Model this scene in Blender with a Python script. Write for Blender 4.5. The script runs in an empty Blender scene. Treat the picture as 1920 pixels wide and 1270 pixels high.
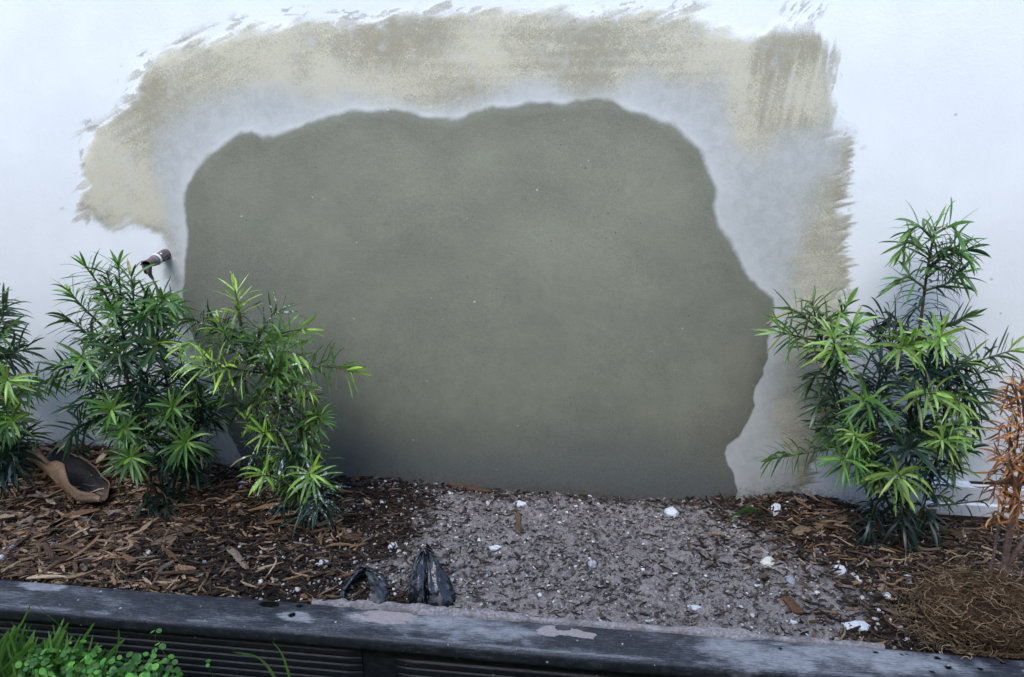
import bpy, math, random
import numpy as np

# ------------------------------------------------------------------ camera, light, exposure
C = bpy.context.scene.collection
scene = bpy.context.scene
PW, PH = 1920.0, 1270.0
LENS = 26.0
CAM_Y, CAM_Z, PITCH, YAW = -1.55, 0.95, math.radians(20), math.radians(5.5)

cam = bpy.data.objects.new('camera', bpy.data.cameras.new('camera'))
C.objects.link(cam)
cam.location = (0, CAM_Y, CAM_Z)
cam.rotation_euler = (math.radians(90) - PITCH, 0, YAW)
cam.data.lens = LENS
cam.data.sensor_width = 36
cam.data.sensor_fit = 'HORIZONTAL'
cam.data.clip_start = 0.02
cam.data.clip_end = 200
scene.camera = cam

SUN_EL, SUN_AZ = math.radians(46), math.radians(200)      # azimuth from +Y, clockwise: behind the camera, a little left
world = bpy.data.worlds.new('World')
scene.world = world
world.use_nodes = True
wn = world.node_tree
sky = wn.nodes.new('ShaderNodeTexSky')
sky.sky_type = 'NISHITA'
sky.sun_disc = False
sky.sun_elevation = SUN_EL
sky.sun_rotation = SUN_AZ
sky.air_density = 1.0
sky.dust_density = 0.6
sky.ozone_density = 1.3
wn.nodes['Background'].inputs['Strength'].default_value = 0.15
wn.links.new(sky.outputs[0], wn.nodes['Background'].inputs['Color'])

sd = bpy.data.lights.new('sun', 'SUN')
sd.energy = 0.75
sd.angle = math.radians(38)
sd.color = (1.0, 0.96, 0.90)
sun = bpy.data.objects.new('sun', sd)
C.objects.link(sun)
sun.rotation_euler = (math.radians(90) - SUN_EL, 0, math.pi - SUN_AZ)
scene.view_settings.view_transform = 'Standard'
scene.view_settings.look = 'None'
scene.view_settings.gamma = 1
scene.view_settings.exposure = 1.78

rng = np.random.default_rng(7)
random.seed(7)

# ------------------------------------------------------------------ photograph pixel -> place
_cp, _sp, _cy, _sy = math.cos(PITCH), math.sin(PITCH), math.cos(YAW), math.sin(YAW)
_F = np.array([-_sy * _cp, _cy * _cp, -_sp])
_R = np.array([_cy, _sy, 0.0])
_U = np.cross(_R, _F)
_FOC = LENS / 36 * PW
_CAM = np.array([0, CAM_Y, CAM_Z])

def ray(px, py):
    return _F + _R * (px - PW / 2) / _FOC - _U * (py - PH / 2) / _FOC

def on_y(px, py, y=0.0):
    d = ray(px, py)
    return _CAM + d * (y - CAM_Y) / d[1]

def on_z(px, py, z=0.0):
    d = ray(px, py)
    return _CAM + d * (z - CAM_Z) / d[2]

# ------------------------------------------------------------------ numpy noise
def _hash(ix, iy, s):
    h = (ix.astype(np.int64) * 374761393 + iy.astype(np.int64) * 668265263 + s * 974634777) & 0xFFFFFFFF
    h = ((h ^ (h >> 13)) * 1274126177) & 0xFFFFFFFF
    h = (h ^ (h >> 16)) & 0xFFFFFFFF
    h = (h * 2246822519) & 0xFFFFFFFF
    h = h ^ (h >> 15)
    return h / 4294967295.0

def vnoise(x, y, s=0):
    x = np.asarray(x, float); y = np.asarray(y, float)
    ix, iy = np.floor(x), np.floor(y)
    fx, fy = x - ix, y - iy
    fx = fx * fx * (3 - 2 * fx); fy = fy * fy * (3 - 2 * fy)
    a = _hash(ix, iy, s); b = _hash(ix + 1, iy, s); c = _hash(ix, iy + 1, s); d = _hash(ix + 1, iy + 1, s)
    return (a * (1 - fx) + b * fx) * (1 - fy) + (c * (1 - fx) + d * fx) * fy

def fbm(x, y, s=0, o=4, g=0.5):
    r = 0; a = 1.0; t = 0
    for k in range(o):
        r = r + a * vnoise(x * 2 ** k + 17.3 * k, y * 2 ** k - 9.1 * k, s + k)
        t += a; a *= g
    return r / t

def sstep(a, b, x):
    t = np.clip((x - a) / (b - a), 0, 1)
    return t * t * (3 - 2 * t)

def sdf_poly(X, Z, poly):
    P = np.asarray(poly); n = len(P)
    d = np.full(X.shape, 1e9); inside = np.zeros(X.shape, bool)
    for i in range(n):
        a, b = P[i], P[(i + 1) % n]
        e = b - a
        wx, wz = X - a[0], Z - a[1]
        t = np.clip((wx * e[0] + wz * e[1]) / (e @ e + 1e-12), 0, 1)
        d = np.minimum(d, (wx - e[0] * t) ** 2 + (wz - e[1] * t) ** 2)
        c = ((a[1] > Z) != (b[1] > Z)) & (X < (b[0] - a[0]) * (Z - a[1]) / (b[1] - a[1] + 1e-12) + a[0])
        inside ^= c
    d = np.sqrt(d)
    return np.where(inside, -d, d)

# ------------------------------------------------------------------ mesh helpers
def build(name, verts, faces, mat, parent=None, cols=None, attrs=None, smooth=True, loc=None):
    """verts (n,3); faces: one (m,k) array or a list of them; one mesh object"""
    verts = np.asarray(verts, np.float32)
    if loc is not None:
        verts = verts - np.asarray(loc, np.float32)
    if not isinstance(faces, list):
        faces = [faces]
    faces = [np.asarray(f, np.int32) for f in faces if len(f)]
    me = bpy.data.meshes.new(name)
    me.vertices.add(len(verts))
    me.vertices.foreach_set('co', verts.ravel())
    tot = np.concatenate([np.full(len(f), f.shape[1], np.int32) for f in faces])
    flat = np.concatenate([f.ravel() for f in faces])
    me.loops.add(len(flat))
    me.loops.foreach_set('vertex_index', flat)
    me.polygons.add(len(tot))
    start = np.concatenate([[0], np.cumsum(tot)[:-1]]).astype(np.int32)
    me.polygons.foreach_set('loop_start', start)
    me.polygons.foreach_set('loop_total', tot)
    me.polygons.foreach_set('use_smooth', np.full(len(tot), smooth, bool))
    if cols is not None:
        a = me.color_attributes.new('Col', 'FLOAT_COLOR', 'POINT')
        c = np.ones((len(verts), 4), np.float32); c[:, :3] = cols
        a.data.foreach_set('color', c.ravel())
    for k, v in (attrs or {}).items():
        a = me.attributes.new(k, 'FLOAT', 'POINT')
        a.data.foreach_set('value', np.asarray(v, np.float32).ravel())
    me.update(calc_edges=True)
    me.validate()
    me.materials.append(mat)
    o = bpy.data.objects.new(name, me)
    C.objects.link(o)
    if loc is not None:
        o.location = loc
    if parent is not None:
        o.parent = parent
        w = np.zeros(3); q = parent
        while q is not None:
            w = w + np.asarray(q.location); q = q.parent
        o.location = (np.asarray(loc) if loc is not None else 0.0) - w
    return o

def tag(o, label, cat, group=None):
    o['label'] = label; o['category'] = cat
    if group: o['group'] = group
    return o

def thing(name, label, cat, loc, group=None):
    o = bpy.data.objects.new(name, None)
    o.empty_display_size = 0.05
    C.objects.link(o)
    o.location = loc
    return tag(o, label, cat, group)

def grid_faces(nu, nv):
    i = np.arange(nu - 1)[:, None] * nv + np.arange(nv - 1)[None, :]
    i = i.ravel()
    return np.stack([i, i + nv, i + nv + 1, i + 1], 1)

class Mesher:
    def __init__(s): s.v = []; s.f = {}; s.c = []; s.n = 0
    def add(s, v, f, col=None):
        v = np.asarray(v, float)
        for ff in (f if isinstance(f, list) else [f]):
            ff = np.asarray(ff)
            s.f.setdefault(ff.shape[1], []).append(ff + s.n)
        s.v.append(v); s.n += len(v)
        c = np.ones((len(v), 3)) * (np.asarray(col) if col is not None else 1.0)
        s.c.append(c)
    def faces(s): return [np.concatenate(x) for x in s.f.values()]
    def out(s, name, mat, parent=None, loc=None, smooth=True):
        return build(name, np.concatenate(s.v), s.faces(), mat, parent, np.concatenate(s.c), None, smooth, loc)

def unit(v):
    return v / (np.linalg.norm(v, axis=-1, keepdims=True) + 1e-12)

def frame_of(path):
    T = unit(np.gradient(path, axis=0))
    ref = np.array([0.31, -0.8, 0.5]) if abs(T[0] @ unit(np.array([0.31, -0.8, 0.5]))) < 0.9 else np.array([1.0, 0.2, 0])
    A = np.empty_like(T); a = unit(np.cross(T[0], ref))
    for i in range(len(T)):
        a = unit(a - T[i] * (a @ T[i])); A[i] = a
    return T, A, np.cross(T, A)

def tube(path, rad, k=7, cap=True):
    path = np.asarray(path, float)
    rad = np.broadcast_to(np.asarray(rad, float), (len(path),))
    T, A, B = frame_of(path)
    th = np.arange(k) / k * 2 * math.pi
    v = path[:, None] + rad[:, None, None] * (np.cos(th)[None, :, None] * A[:, None] + np.sin(th)[None, :, None] * B[:, None])
    n = len(path)
    i = np.arange(n - 1)[:, None] * k; j = np.arange(k)[None, :]; j2 = (j + 1) % k
    f = np.stack([i + j, i + j2, i + k + j2, i + k + j], -1).reshape(-1, 4)
    v = v.reshape(-1, 3)
    if cap:
        v = np.concatenate([v, path[:1], path[-1:]])
        a = n * k
        jj = np.arange(k); jn = (jj + 1) % k
        t = np.concatenate([np.stack([np.full(k, a), jn, jj], 1), np.stack([np.full(k, a + 1), (n - 1) * k + jj, (n - 1) * k + jn], 1)])
        return v, [f, t]
    return v, [f]

def smooth_path(pts, step=0.004):
    P = np.asarray(pts, float)
    if len(P) < 3:
        P = np.stack([P[0], (P[0] + P[-1]) / 2, P[-1]])
    Q = np.concatenate([[2 * P[0] - P[1]], P, [2 * P[-1] - P[-2]]])
    out = []
    for i in range(1, len(Q) - 2):
        t = np.linspace(0, 1, 24, endpoint=False)[:, None]
        a, b, c, d = Q[i - 1], Q[i], Q[i + 1], Q[i + 2]
        out.append(0.5 * ((2 * b) + (-a + c) * t + (2 * a - 5 * b + 4 * c - d) * t ** 2 + (-a + 3 * b - 3 * c + d) * t ** 3))
    out.append(P[-1:])
    S = np.concatenate(out)
    L = np.concatenate([[0], np.cumsum(np.linalg.norm(np.diff(S, axis=0), axis=1))])
    n = max(4, int(L[-1] / step))
    s = np.linspace(0, L[-1], n)
    return np.stack([np.interp(s, L, S[:, k]) for k in range(3)], 1), s

# ------------------------------------------------------------------ material helpers
class NT:
    def __init__(s, name):
        s.m = bpy.data.materials.new(name); s.m.use_nodes = True
        s.t = s.m.node_tree; s.p = s.t.nodes['Principled BSDF']; s.out = s.t.nodes['Material Output']
    def n(s, typ, **kw):
        nd = s.t.nodes.new('ShaderNode' + typ)
        for k, v in kw.items(): setattr(nd, k, v)
        return nd
    def put(s, sock, v):
        if isinstance(v, bpy.types.NodeSocket): s.t.links.new(v, sock)
        else:
            if sock.type == 'RGBA' and len(v) == 3: v = (*v, 1)
            sock.default_value = v
    def math(s, op, a, b=0.0, c=None, clamp=False):
        nd = s.n('Math', operation=op, use_clamp=clamp)
        s.put(nd.inputs[0], a); s.put(nd.inputs[1], b)
        if c is not None: s.put(nd.inputs[2], c)
        return nd.outputs[0]
    def mix(s, f, a, b, blend='MIX'):
        nd = s.n('Mix', data_type='RGBA', blend_type=blend)
        s.put(nd.inputs[0], f); s.put(nd.inputs[6], a); s.put(nd.inputs[7], b)
        return nd.outputs[2]
    def ss(s, x, a, b, o0=0.0, o1=1.0):
        nd = s.n('MapRange', interpolation_type='SMOOTHSTEP')
        s.put(nd.inputs[0], x); s.put(nd.inputs[1], a); s.put(nd.inputs[2], b); s.put(nd.inputs[3], o0); s.put(nd.inputs[4], o1)
        return nd.outputs[0]
    def attr(s, name, out='Fac'):
        return s.n('Attribute', attribute_name=name).outputs[out]
    def pos(s, scale=(1, 1, 1), rot=(0, 0, 0)):
        tc = s.n('TexCoord'); mp = s.n('Mapping')
        s.t.links.new(tc.outputs['Object'], mp.inputs[0])
        mp.inputs['Scale'].default_value = scale; mp.inputs['Rotation'].default_value = rot
        return mp.outputs[0]
    def noise(s, vec, scale, detail=4, rough=0.55, dist=0.0):
        nd = s.n('TexNoise')
        s.t.links.new(vec, nd.inputs['Vector'])
        nd.inputs['Scale'].default_value = scale; nd.inputs['Detail'].default_value = detail
        nd.inputs['Roughness'].default_value = rough; nd.inputs['Distortion'].default_value = dist
        return nd.outputs['Fac']
    def voro(s, vec, scale, feature='F1'):
        nd = s.n('TexVoronoi', feature=feature)
        s.t.links.new(vec, nd.inputs['Vector']); nd.inputs['Scale'].default_value = scale
        return nd.outputs['Distance'], nd.outputs['Color']
    def bump(s, h, strength=0.3, dist=0.002):
        nd = s.n('Bump'); nd.inputs['Strength'].default_value = strength; nd.inputs['Distance'].default_value = dist
        s.put(nd.inputs['Height'], h)
        s.t.links.new(nd.outputs[0], s.p.inputs['Normal'])
    def base(s, v): s.put(s.p.inputs['Base Color'], v)
    def rough(s, v): s.put(s.p.inputs['Roughness'], v)
    def spec(s, v): s.p.inputs['Specular IOR Level'].default_value = v

def specks(m, vec, scale, dens):
    """small scattered dots of 1 to 2 mm: 1 on a dot"""
    d, col = m.voro(vec, scale)
    sep = m.n('SeparateColor'); m.t.links.new(col, sep.inputs[0])
    keep = m.math('LESS_THAN', sep.outputs[0], dens)
    rad = m.math('MULTIPLY', m.math('MULTIPLY_ADD', m.math('POWER', sep.outputs[1], 3.0), 0.0022, 0.0009), scale)
    dot = m.math('LESS_THAN', d, rad)
    return m.math('MULTIPLY', keep, dot)

# ---- wall material (paint, brushed bonding coat, dry and damp cement) from masks stored on the wall's points
def wall_material():
    m = NT('painted_render')
    p = m.pos()
    damp, dry, coat, thin, tone, warm = (m.attr(k) for k in ('damp', 'dry', 'coat', 'thin', 'tone', 'warm'))
    fine = m.noise(p, 230, 5, 0.62, 1.6)
    mid = m.noise(p, 38, 5, 0.6, 0.6)
    big = m.noise(p, 5, 4, 0.55)
    # white paint
    white = m.mix(m.ss(big, 0.35, 0.7), (0.735, 0.765, 0.775), (0.79, 0.82, 0.825))
    white = m.mix(m.math('MULTIPLY', specks(m, p, 30, 0.10), 0.5), white, (0.30, 0.30, 0.31))
    # brushed coat
    worm = m.noise(p, 190, 2, 0.5, 2.5)
    patch = m.noise(p, 24, 4, 0.6, 0.5)
    v = m.math('ADD', m.math('ADD', m.math('MULTIPLY', fine, 0.45), m.math('MULTIPLY', worm, 0.55)), m.math('MULTIPLY', m.math('SUBTRACT', thin, 0.5), 0.26))
    v = m.math('ADD', v, m.math('MULTIPLY', m.math('SUBTRACT', patch, 0.5), 0.36))
    tan = m.mix(m.ss(v, 0.37, 0.645), (0.32, 0.30, 0.22), (0.55, 0.525, 0.41))
    tan = m.mix(m.math('MULTIPLY', warm, 0.55), tan, m.mix(m.ss(v, 0.37, 0.645), (0.315, 0.285, 0.195), (0.54, 0.50, 0.37)))
    # dry grey cement film
    gv = m.math('ADD', m.math('MULTIPLY', mid, 0.6), m.math('MULTIPLY', fine, 0.4))
    grey = m.mix(m.ss(gv, 0.25, 0.75), (0.37, 0.388, 0.375), (0.49, 0.51, 0.495))
    grey = m.mix(m.math('MULTIPLY', m.ss(m.math('ADD', m.attr('rim'), m.math('MULTIPLY', m.math('SUBTRACT', mid, 0.5), 0.5)), 0.0, 1.1), 0.6), grey, (0.58, 0.60, 0.59))
    # damp cement
    tv = m.math('ADD', tone, m.math('MULTIPLY', m.math('SUBTRACT', mid, 0.5), 0.32))
    dc = m.mix(m.ss(tv, 0.0, 1.0), (0.140, 0.141, 0.110), (0.275, 0.290, 0.206))
    dc = m.mix(m.math('MULTIPLY', m.attr('damp_shade'), 0.85), dc, (0.105, 0.120, 0.120))  # ground damp and painted shade, both mixed into the cement colour
    dc = m.mix(m.math('MULTIPLY', m.ss(fine, 0.35, 0.7), 0.16), dc, (0.36, 0.36, 0.33))
    grain = m.noise(p, 520, 3, 0.6)
    dc = m.mix(1.0, dc, m.mix(m.ss(grain, 0.3, 0.7), (0.86,) * 3, (1.14,) * 3), 'MULTIPLY')
    dc = m.mix(m.math('MULTIPLY', specks(m, p, 60, 0.20), 0.6), dc, (0.07, 0.07, 0.065))
    p2 = m.pos((1, 1, 1), (0.4, 0.7, 0.3))
    dc = m.mix(m.math('MULTIPLY', specks(m, p2, 60, 0.06), 0.5), dc, (0.62, 0.60, 0.55))
    cm = m.ss(m.math('ADD', coat, m.math('MULTIPLY', m.math('SUBTRACT', fine, 0.5), 0.9)), 0.22, 0.80)
    cm = m.math('MULTIPLY', cm, m.ss(m.math('ADD', patch, m.math('MULTIPLY', m.math('SUBTRACT', worm, 0.5), 0.5)), 0.25, 0.5, 0.72, 1.0))
    col = m.mix(cm, white, tan)
    col = m.mix(m.math('MULTIPLY', m.ss(m.math('ADD', m.attr('scr'), m.math('MULTIPLY', m.math('SUBTRACT', fine, 0.5), 1.2)), 0.25, 0.85), 0.6), col, (0.30, 0.285, 0.25))
    dm = m.ss(m.math('ADD', dry, m.math('MULTIPLY', m.math('SUBTRACT', fine, 0.5), 0.7)), 0.05, 0.95)
    col = m.mix(dm, col, grey)
    pm = m.ss(m.math('ADD', damp, m.math('MULTIPLY', m.math('SUBTRACT', fine, 0.5), 0.45)), 0.2, 0.8)
    col = m.mix(pm, col, dc)
    dirt = m.ss(m.math('ADD', m.math('MULTIPLY', m.attr('dirt'), 0.75), m.math('MULTIPLY', m.math('SUBTRACT', m.noise(p, 120, 5, 0.7), 0.5), 1.3)), 0.30, 0.75)
    col = m.mix(m.math('MULTIPLY', dirt, 0.6), col, (0.10, 0.08, 0.065))
    m.base(col)
    m.rough(m.ss(pm, 0, 1, 0.62, 0.78))
    m.spec(0.3)
    # relief: orange-peel paint, brushed coat, floated cement
    d, _ = m.voro(p, 240, 'SMOOTH_F1')
    peel = m.math('ADD', m.math('MULTIPLY', d, 0.5), m.math('MULTIPLY', m.noise(p, 90, 4), 0.8))
    flt = m.math('ADD', m.math('MULTIPLY', m.noise(m.pos((0.6, 1, 1.6), (0, 0.35, 0)), 120, 5, 0.6), 0.5), m.math('MULTIPLY', m.noise(p, 9, 4), 0.9))
    inv = m.math('SUBTRACT', 1.0, pm)
    h = m.math('ADD', m.math('MULTIPLY', peel, m.math('MULTIPLY', inv, 0.55)), m.math('MULTIPLY', flt, pm))
    h = m.math('ADD', h, m.math('MULTIPLY', cm, 0.35))
    h = m.math('ADD', h, m.math('MULTIPLY', m.math('MULTIPLY', m.attr('ridge'), pm), 0.30))
    m.bump(h, 0.42, 0.0020)
    return m.m

def vcol_material(name, rough=0.8, spec=0.3, vary=0.35, scale=300, bump=0.0, stretch=None, trans=0.0, white=0.0, thin=False):
    m = NT(name)
    col = m.attr('Col', 'Color')
    p = m.pos(stretch or (1, 1, 1))
    nz = m.noise(p, scale, 4, 0.6)
    c = m.mix(1.0, col, m.mix(m.ss(nz, 0.25, 0.75), (1 - vary,) * 3, (1 + vary,) * 3), 'MULTIPLY')
    if white > 0:
        wmask = m.ss(m.noise(m.pos(), 130, 3, 0.6), 0.74 - 0.1 * white, 0.78 - 0.1 * white)
        zone = m.ss(m.noise(m.pos(), 14, 2), 0.48, 0.62)
        c = m.mix(m.math('MULTIPLY', wmask, zone), c, (0.72, 0.74, 0.74))
    m.base(c); m.rough(rough); m.spec(spec)
    if bump: m.bump(nz, bump, 0.001)
    if trans > 0:
        tr = m.n('BsdfTranslucent'); m.put(tr.inputs['Color'], m.mix(1.0, c, (1.3, 1.5, 0.6), 'MULTIPLY'))
        mx = m.n('MixShader'); mx.inputs[0].default_value = trans
        m.t.links.new(m.p.outputs[0], mx.inputs[1]); m.t.links.new(tr.outputs[0], mx.inputs[2])
        m.t.links.new(mx.outputs[0], m.out.inputs[0])
    return m.m

M_WALL = wall_material()
M_LEAF = vcol_material('leaf', 0.36, 0.5, 0.22, 60, trans=0.16, white=0.3)
M_LEAF_SPLASH = vcol_material('leaf_splashed', 0.36, 0.5, 0.22, 60, trans=0.16, white=1.9)
M_DEADLEAF = vcol_material('dry_leaf', 0.65, 0.3, 0.3, 120, trans=0.12)
M_STEM = vcol_material('bark', 0.8, 0.25, 0.4, 260, 0.6)
M_MULCH = vcol_material('wood_chip', 0.85, 0.2, 0.38, 420, 0.5)
M_CHIP = vcol_material('plaster_chip', 0.8, 0.25, 0.16, 260, 0.5)
M_ROOT = vcol_material('root', 0.8, 0.2, 0.3, 300)
M_GRASS = vcol_material('grass_blade', 0.45, 0.45, 0.2, 90, trans=0.25)

# ------------------------------------------------------------------ ground height
_gx = [-3.0, -1.5, -1.17, -0.95, -0.7, -0.45, -0.15, 0.15, 0.35, 0.5, 0.66, 0.80, 0.95, 3.0]
_gz = [0.05, 0.05, 0.055, 0.032, 0.010, 0.006, -0.006, -0.012, 0.000, 0.022, 0.000, -0.026, -0.030, -0.030]

def edge_back(x): return -0.454 - 0.016 * x

def ground_z(x, y):
    x = np.asarray(x, float); y = np.asarray(y, float)
    w = np.interp(x, _gx, _gz)
    t = np.clip(-y / 0.30, 0, 1); t = t * t * (3 - 2 * t)
    z = w * (1 - t) + (-0.004) * t
    z = z + (fbm(x * 7, y * 7, 11, 3) - 0.5) * 0.03 * np.clip(-y / 0.08, 0.25, 1)
    z = z + (fbm(x * 38, y * 38, 21, 3) - 0.5) * 0.012
    near = np.clip((y - edge_back(x)) / 0.07, 0, 1)
    return z * (0.35 + 0.65 * near) - 0.010 * (1 - near)

def mulchy(x, y):
    """1 where wood mulch covers the bed, 0 on the bare sandy soil"""
    n = (fbm(x * 9, y * 9, 31, 4) - 0.5) * 0.42
    left = sstep(-0.12, -0.52, x + n)
    r = 0.42 - 0.35 * (y + 0.25)
    right = sstep(-0.16, 0.20, x + n - r)
    wallside = sstep(-0.10, -0.02, y + n * 0.25) * 0.55
    return np.clip(np.maximum(np.maximum(left, right), wallside), 0, 1)

# ------------------------------------------------------------------ the wall
def wpts(px): return [tuple(on_y(a, b, 0.0)[[0, 2]]) for a, b in px]

damp_px = [(450, 1010), (450, 885), (450, 852), (432, 812), (420, 772), (395, 700), (362, 622), (349, 580), (346, 540), (350, 480), (353, 420), (350, 372),
    (352, 345), (365, 325), (385, 305), (400, 286), (425, 266), (450, 246), (475, 242), (497, 255), (530, 246), (570, 235), (600, 223), (640, 211),
    (665, 203), (710, 206), (735, 205), (770, 211), (790, 215), (815, 215), (845, 224), (870, 220), (890, 210), (925, 196), (955, 200), (975, 198),
    (1000, 192), (1060, 192), (1100, 188), (1120, 186), (1145, 187), (1170, 198), (1210, 212), (1250, 228), (1275, 243), (1300, 265), (1320, 290),
    (1332, 325), (1346, 355), (1340, 385), (1346, 420), (1365, 450), (1385, 485), (1405, 525), (1432, 545), (1447, 560), (1450, 600), (1440, 640),
    (1438, 670), (1430, 690), (1432, 700), (1416, 725), (1413, 760), (1400, 790), (1385, 815), (1362, 835), (1358, 850), (1365, 870), (1372, 890),
    (1380, 920), (1380, 1010)]
mid_px = [(395, 1010), (395, 880), (385, 800), (372, 700), (345, 610), (330, 540), (322, 470), (316, 430), (306, 380), (298, 330), (290, 285), (305, 258),
    (330, 236), (365, 208), (420, 185), (480, 172), (560, 170), (600, 178), (660, 170), (720, 182), (800, 190), (880, 184), (950, 165), (1030, 152),
    (1060, 170), (1100, 172), (1160, 160), (1200, 150), (1250, 160), (1345, 160), (1365, 200), (1372, 255), (1390, 285), (1430, 300), (1470, 250),
    (1540, 240), (1570, 260), (1560, 310), (1530, 340), (1500, 400), (1490, 450), (1480, 520), (1488, 580), (1475, 650), (1462, 720), (1456, 790),
    (1470, 850), (1485, 880), (1485, 1010)]
outer_px = [(395, 1010), (395, 880), (385, 800), (370, 700), (340, 620), (325, 560), (322, 500), (318, 462), (300, 440), (268, 430), (215, 430), (175, 412),
    (145, 395), (150, 370), (157, 345), (152, 310), (162, 280), (166, 255), (185, 235), (212, 212), (232, 190), (252, 160), (268, 125), (300, 103),
    (345, 82), (400, 64), (440, 57), (500, 46), (570, 41), (640, 38), (700, 33), (740, 22), (790, 10), (840, 20), (920, 25), (1000, 28), (1050, 14),
    (1120, 20), (1200, 17), (1290, 28), (1350, 48), (1400, 52), (1470, 24), (1545, 12), (1548, 60), (1556, 120), (1563, 200), (1562, 238), (1583, 255),
    (1597, 280), (1588, 310), (1594, 345), (1588, 380), (1594, 420), (1589, 450), (1588, 520), (1585, 580), (1578, 650), (1570, 740), (1555, 810),
    (1530, 870), (1500, 925), (1500, 1010)]

def build_wall():
    xs = np.concatenate([np.linspace(-4, -1.60, 10), np.arange(-1.56, 1.12, 0.0033), np.linspace(1.16, 4, 10)])
    zs = np.concatenate([np.linspace(-0.45, -0.1, 4), np.arange(-0.09, 1.16, 0.0033), np.linspace(1.20, 2.7, 8)])
    X, Z = np.meshgrid(xs, zs, indexing='ij')
    sd = sdf_poly(X, Z, wpts(damp_px)); sm = sdf_poly(X, Z, wpts(mid_px)); so = sdf_poly(X, Z, wpts(outer_px))
    # damp cement: soft wet edge above, crisper low down
    w = 0.006 + 0.011 * sstep(0.25, 0.75, Z) * (0.5 + fbm(X * 4, Z * 4, 41, 2))
    nd = sd + (fbm(X * 22, Z * 22, 42, 4) - 0.5) * 0.018
    damp = sstep(w, -w, nd)
    nm = sm + (fbm(X * 9, Z * 9, 43, 4) - 0.5) * 0.055 + (fbm(X * 40, Z * 40, 44, 3) - 0.5) * 0.022
    dry = sstep(0.06, -0.055, nm)
    # dry-brush direction: tangential on the left and the top, vertical then sideways on the right
    cx, cz = on_y(900, 700)[[0, 2]]
    ang = np.arctan2(Z - cz, X - cx) + math.pi / 2
    right = sstep(0.22, 0.36, X)
    zr = on_y(1560, 250)[2]
    th = ang * (1 - right) + (math.pi / 2 + (1 - sstep(zr - 0.02, zr + 0.02, Z)) * 1.15) * right
    U = X * np.cos(th) + Z * np.sin(th); V = -X * np.sin(th) + Z * np.cos(th)
    # streaks sampled in locally rotated frames (three fixed directions blended, so that strokes stay straight)
    def streak(a, s, fu=6, fv=95):
        u = X * math.cos(a) + Z * math.sin(a); v = -X * math.sin(a) + Z * math.cos(a)
        return fbm(u * fu, v * fv, s, 3)
    top = sstep(0.72, 0.86, Z) * (1 - right)
    lf = (1 - top) * (1 - right)
    upr = right * sstep(zr - 0.015, zr + 0.015, Z); lor = right - upr
    sl = sstep(-0.35, -0.75, X)
    st = top * (streak(0.45, 51) * sl + streak(0.02, 52) * (1 - sl)) + lf * streak(0.55, 53) + upr * streak(1.48, 54) + lor * streak(0.16, 55)
    stb = lf * streak(0.5, 56, 14, 60) + top * streak(0.35, 57, 12, 70) + upr * streak(1.5, 58, 8, 90) + lor * streak(0.2, 59, 14, 130)
    no = so + (fbm(X * 16, Z * 16, 45, 3) - 0.5) * 0.03 + (stb - 0.5) * (0.034 + 0.03 * lor)
    coat = sstep(0.022, -0.030, no)
    # thinly brushed halo outside the solid coat
    halo = sstep(0.045, 0.0, so + (fbm(X * 6, Z * 6, 46, 3) - 0.5) * 0.06) * sstep(0.60, 0.72, stb + 0.15 * fbm(X * 60, Z * 60, 47, 2) - 0.05)
    coat = np.maximum(coat, halo * 0.62)
    a = on_y(1400, 110); b = on_y(1545, 20)
    dryc = sstep(0.05, 0.0, np.abs(X - (a[0] + b[0]) / 2) - 0.07) * sstep(on_y(1450, 85)[2], on_y(1450, 50)[2], Z)
    coat = np.clip(coat - dryc * (0.48 + 0.5 * (0.55 - st)) * (so < 0.03), 0, 1)
    thin = np.clip(0.5 + (0.55 + 0.7 * upr) * (st - 0.5) + 1.5 * (fbm(X * 9, Z * 9, 48, 4) - 0.5), 0, 1)
    def blob(px, py, rx, rz, ns=0.5, s=60):
        c = on_y(px, py)[[0, 2]]
        d = ((X - c[0]) / rx) ** 2 + ((Z - c[1]) / rz) ** 2
        return np.exp(-d * (1 + ns * (fbm(X * 14, Z * 14, s, 3) - 0.5) * 2))
    thin = np.clip(thin + 0.55 * blob(1385, 130, 0.045, 0.075, 0.4, 61) + 0.28 * blob(880, 110, 0.10, 0.05) + 0.25 * blob(620, 150, 0.14, 0.05)
                   + 0.3 * blob(200, 340, 0.05, 0.10) - 0.35 * blob(740, 60, 0.10, 0.05) - 0.35 * blob(1480, 90, 0.09, 0.03) - 0.3 * blob(1520, 280, 0.09, 0.04), 0, 1)
    warm = np.clip(0.25 + 1.8 * (fbm(X * 5, Z * 5, 49, 3) - 0.5) + 0.6 * blob(300, 190, 0.09, 0.08) + 0.5 * blob(1420, 230, 0.05, 0.09) + 0.3 * blob(800, 120, 0.3, 0.06)
                   - 0.8 * blob(200, 350, 0.07, 0.12) - 0.3 * blob(1530, 350, 0.1, 0.1), 0, 1)
    RR = np.hypot(X - cx - 0.1, (Z - cz + 0.12) * 1.2); AA = np.arctan2(Z - cz + 0.12, X - cx - 0.1)
    tone = 0.52 + 0.35 * (fbm(X * 3.2, Z * 3.6, 63, 4) - 0.5) + 0.10 * (fbm(RR * 40 + 9 * fbm(X * 4, Z * 4, 73, 3), AA * 4 + 5, 64, 4) - 0.5) + 0.22 * (fbm(X * 14, Z * 14, 72, 4) - 0.5)
    arc = np.abs(np.hypot(X - cx - 0.1, (Z - cz) * 1.15) - 0.42 - 0.05 * fbm(X * 5, Z * 5, 65, 2))
    tone = tone - 0.07 * sstep(0.09, 0.0, arc) - 0.22 * sstep(-0.10, 0.0, sd) - 0.14 * blob(470, 530, 0.12, 0.16, 0.5, 66)
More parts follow.
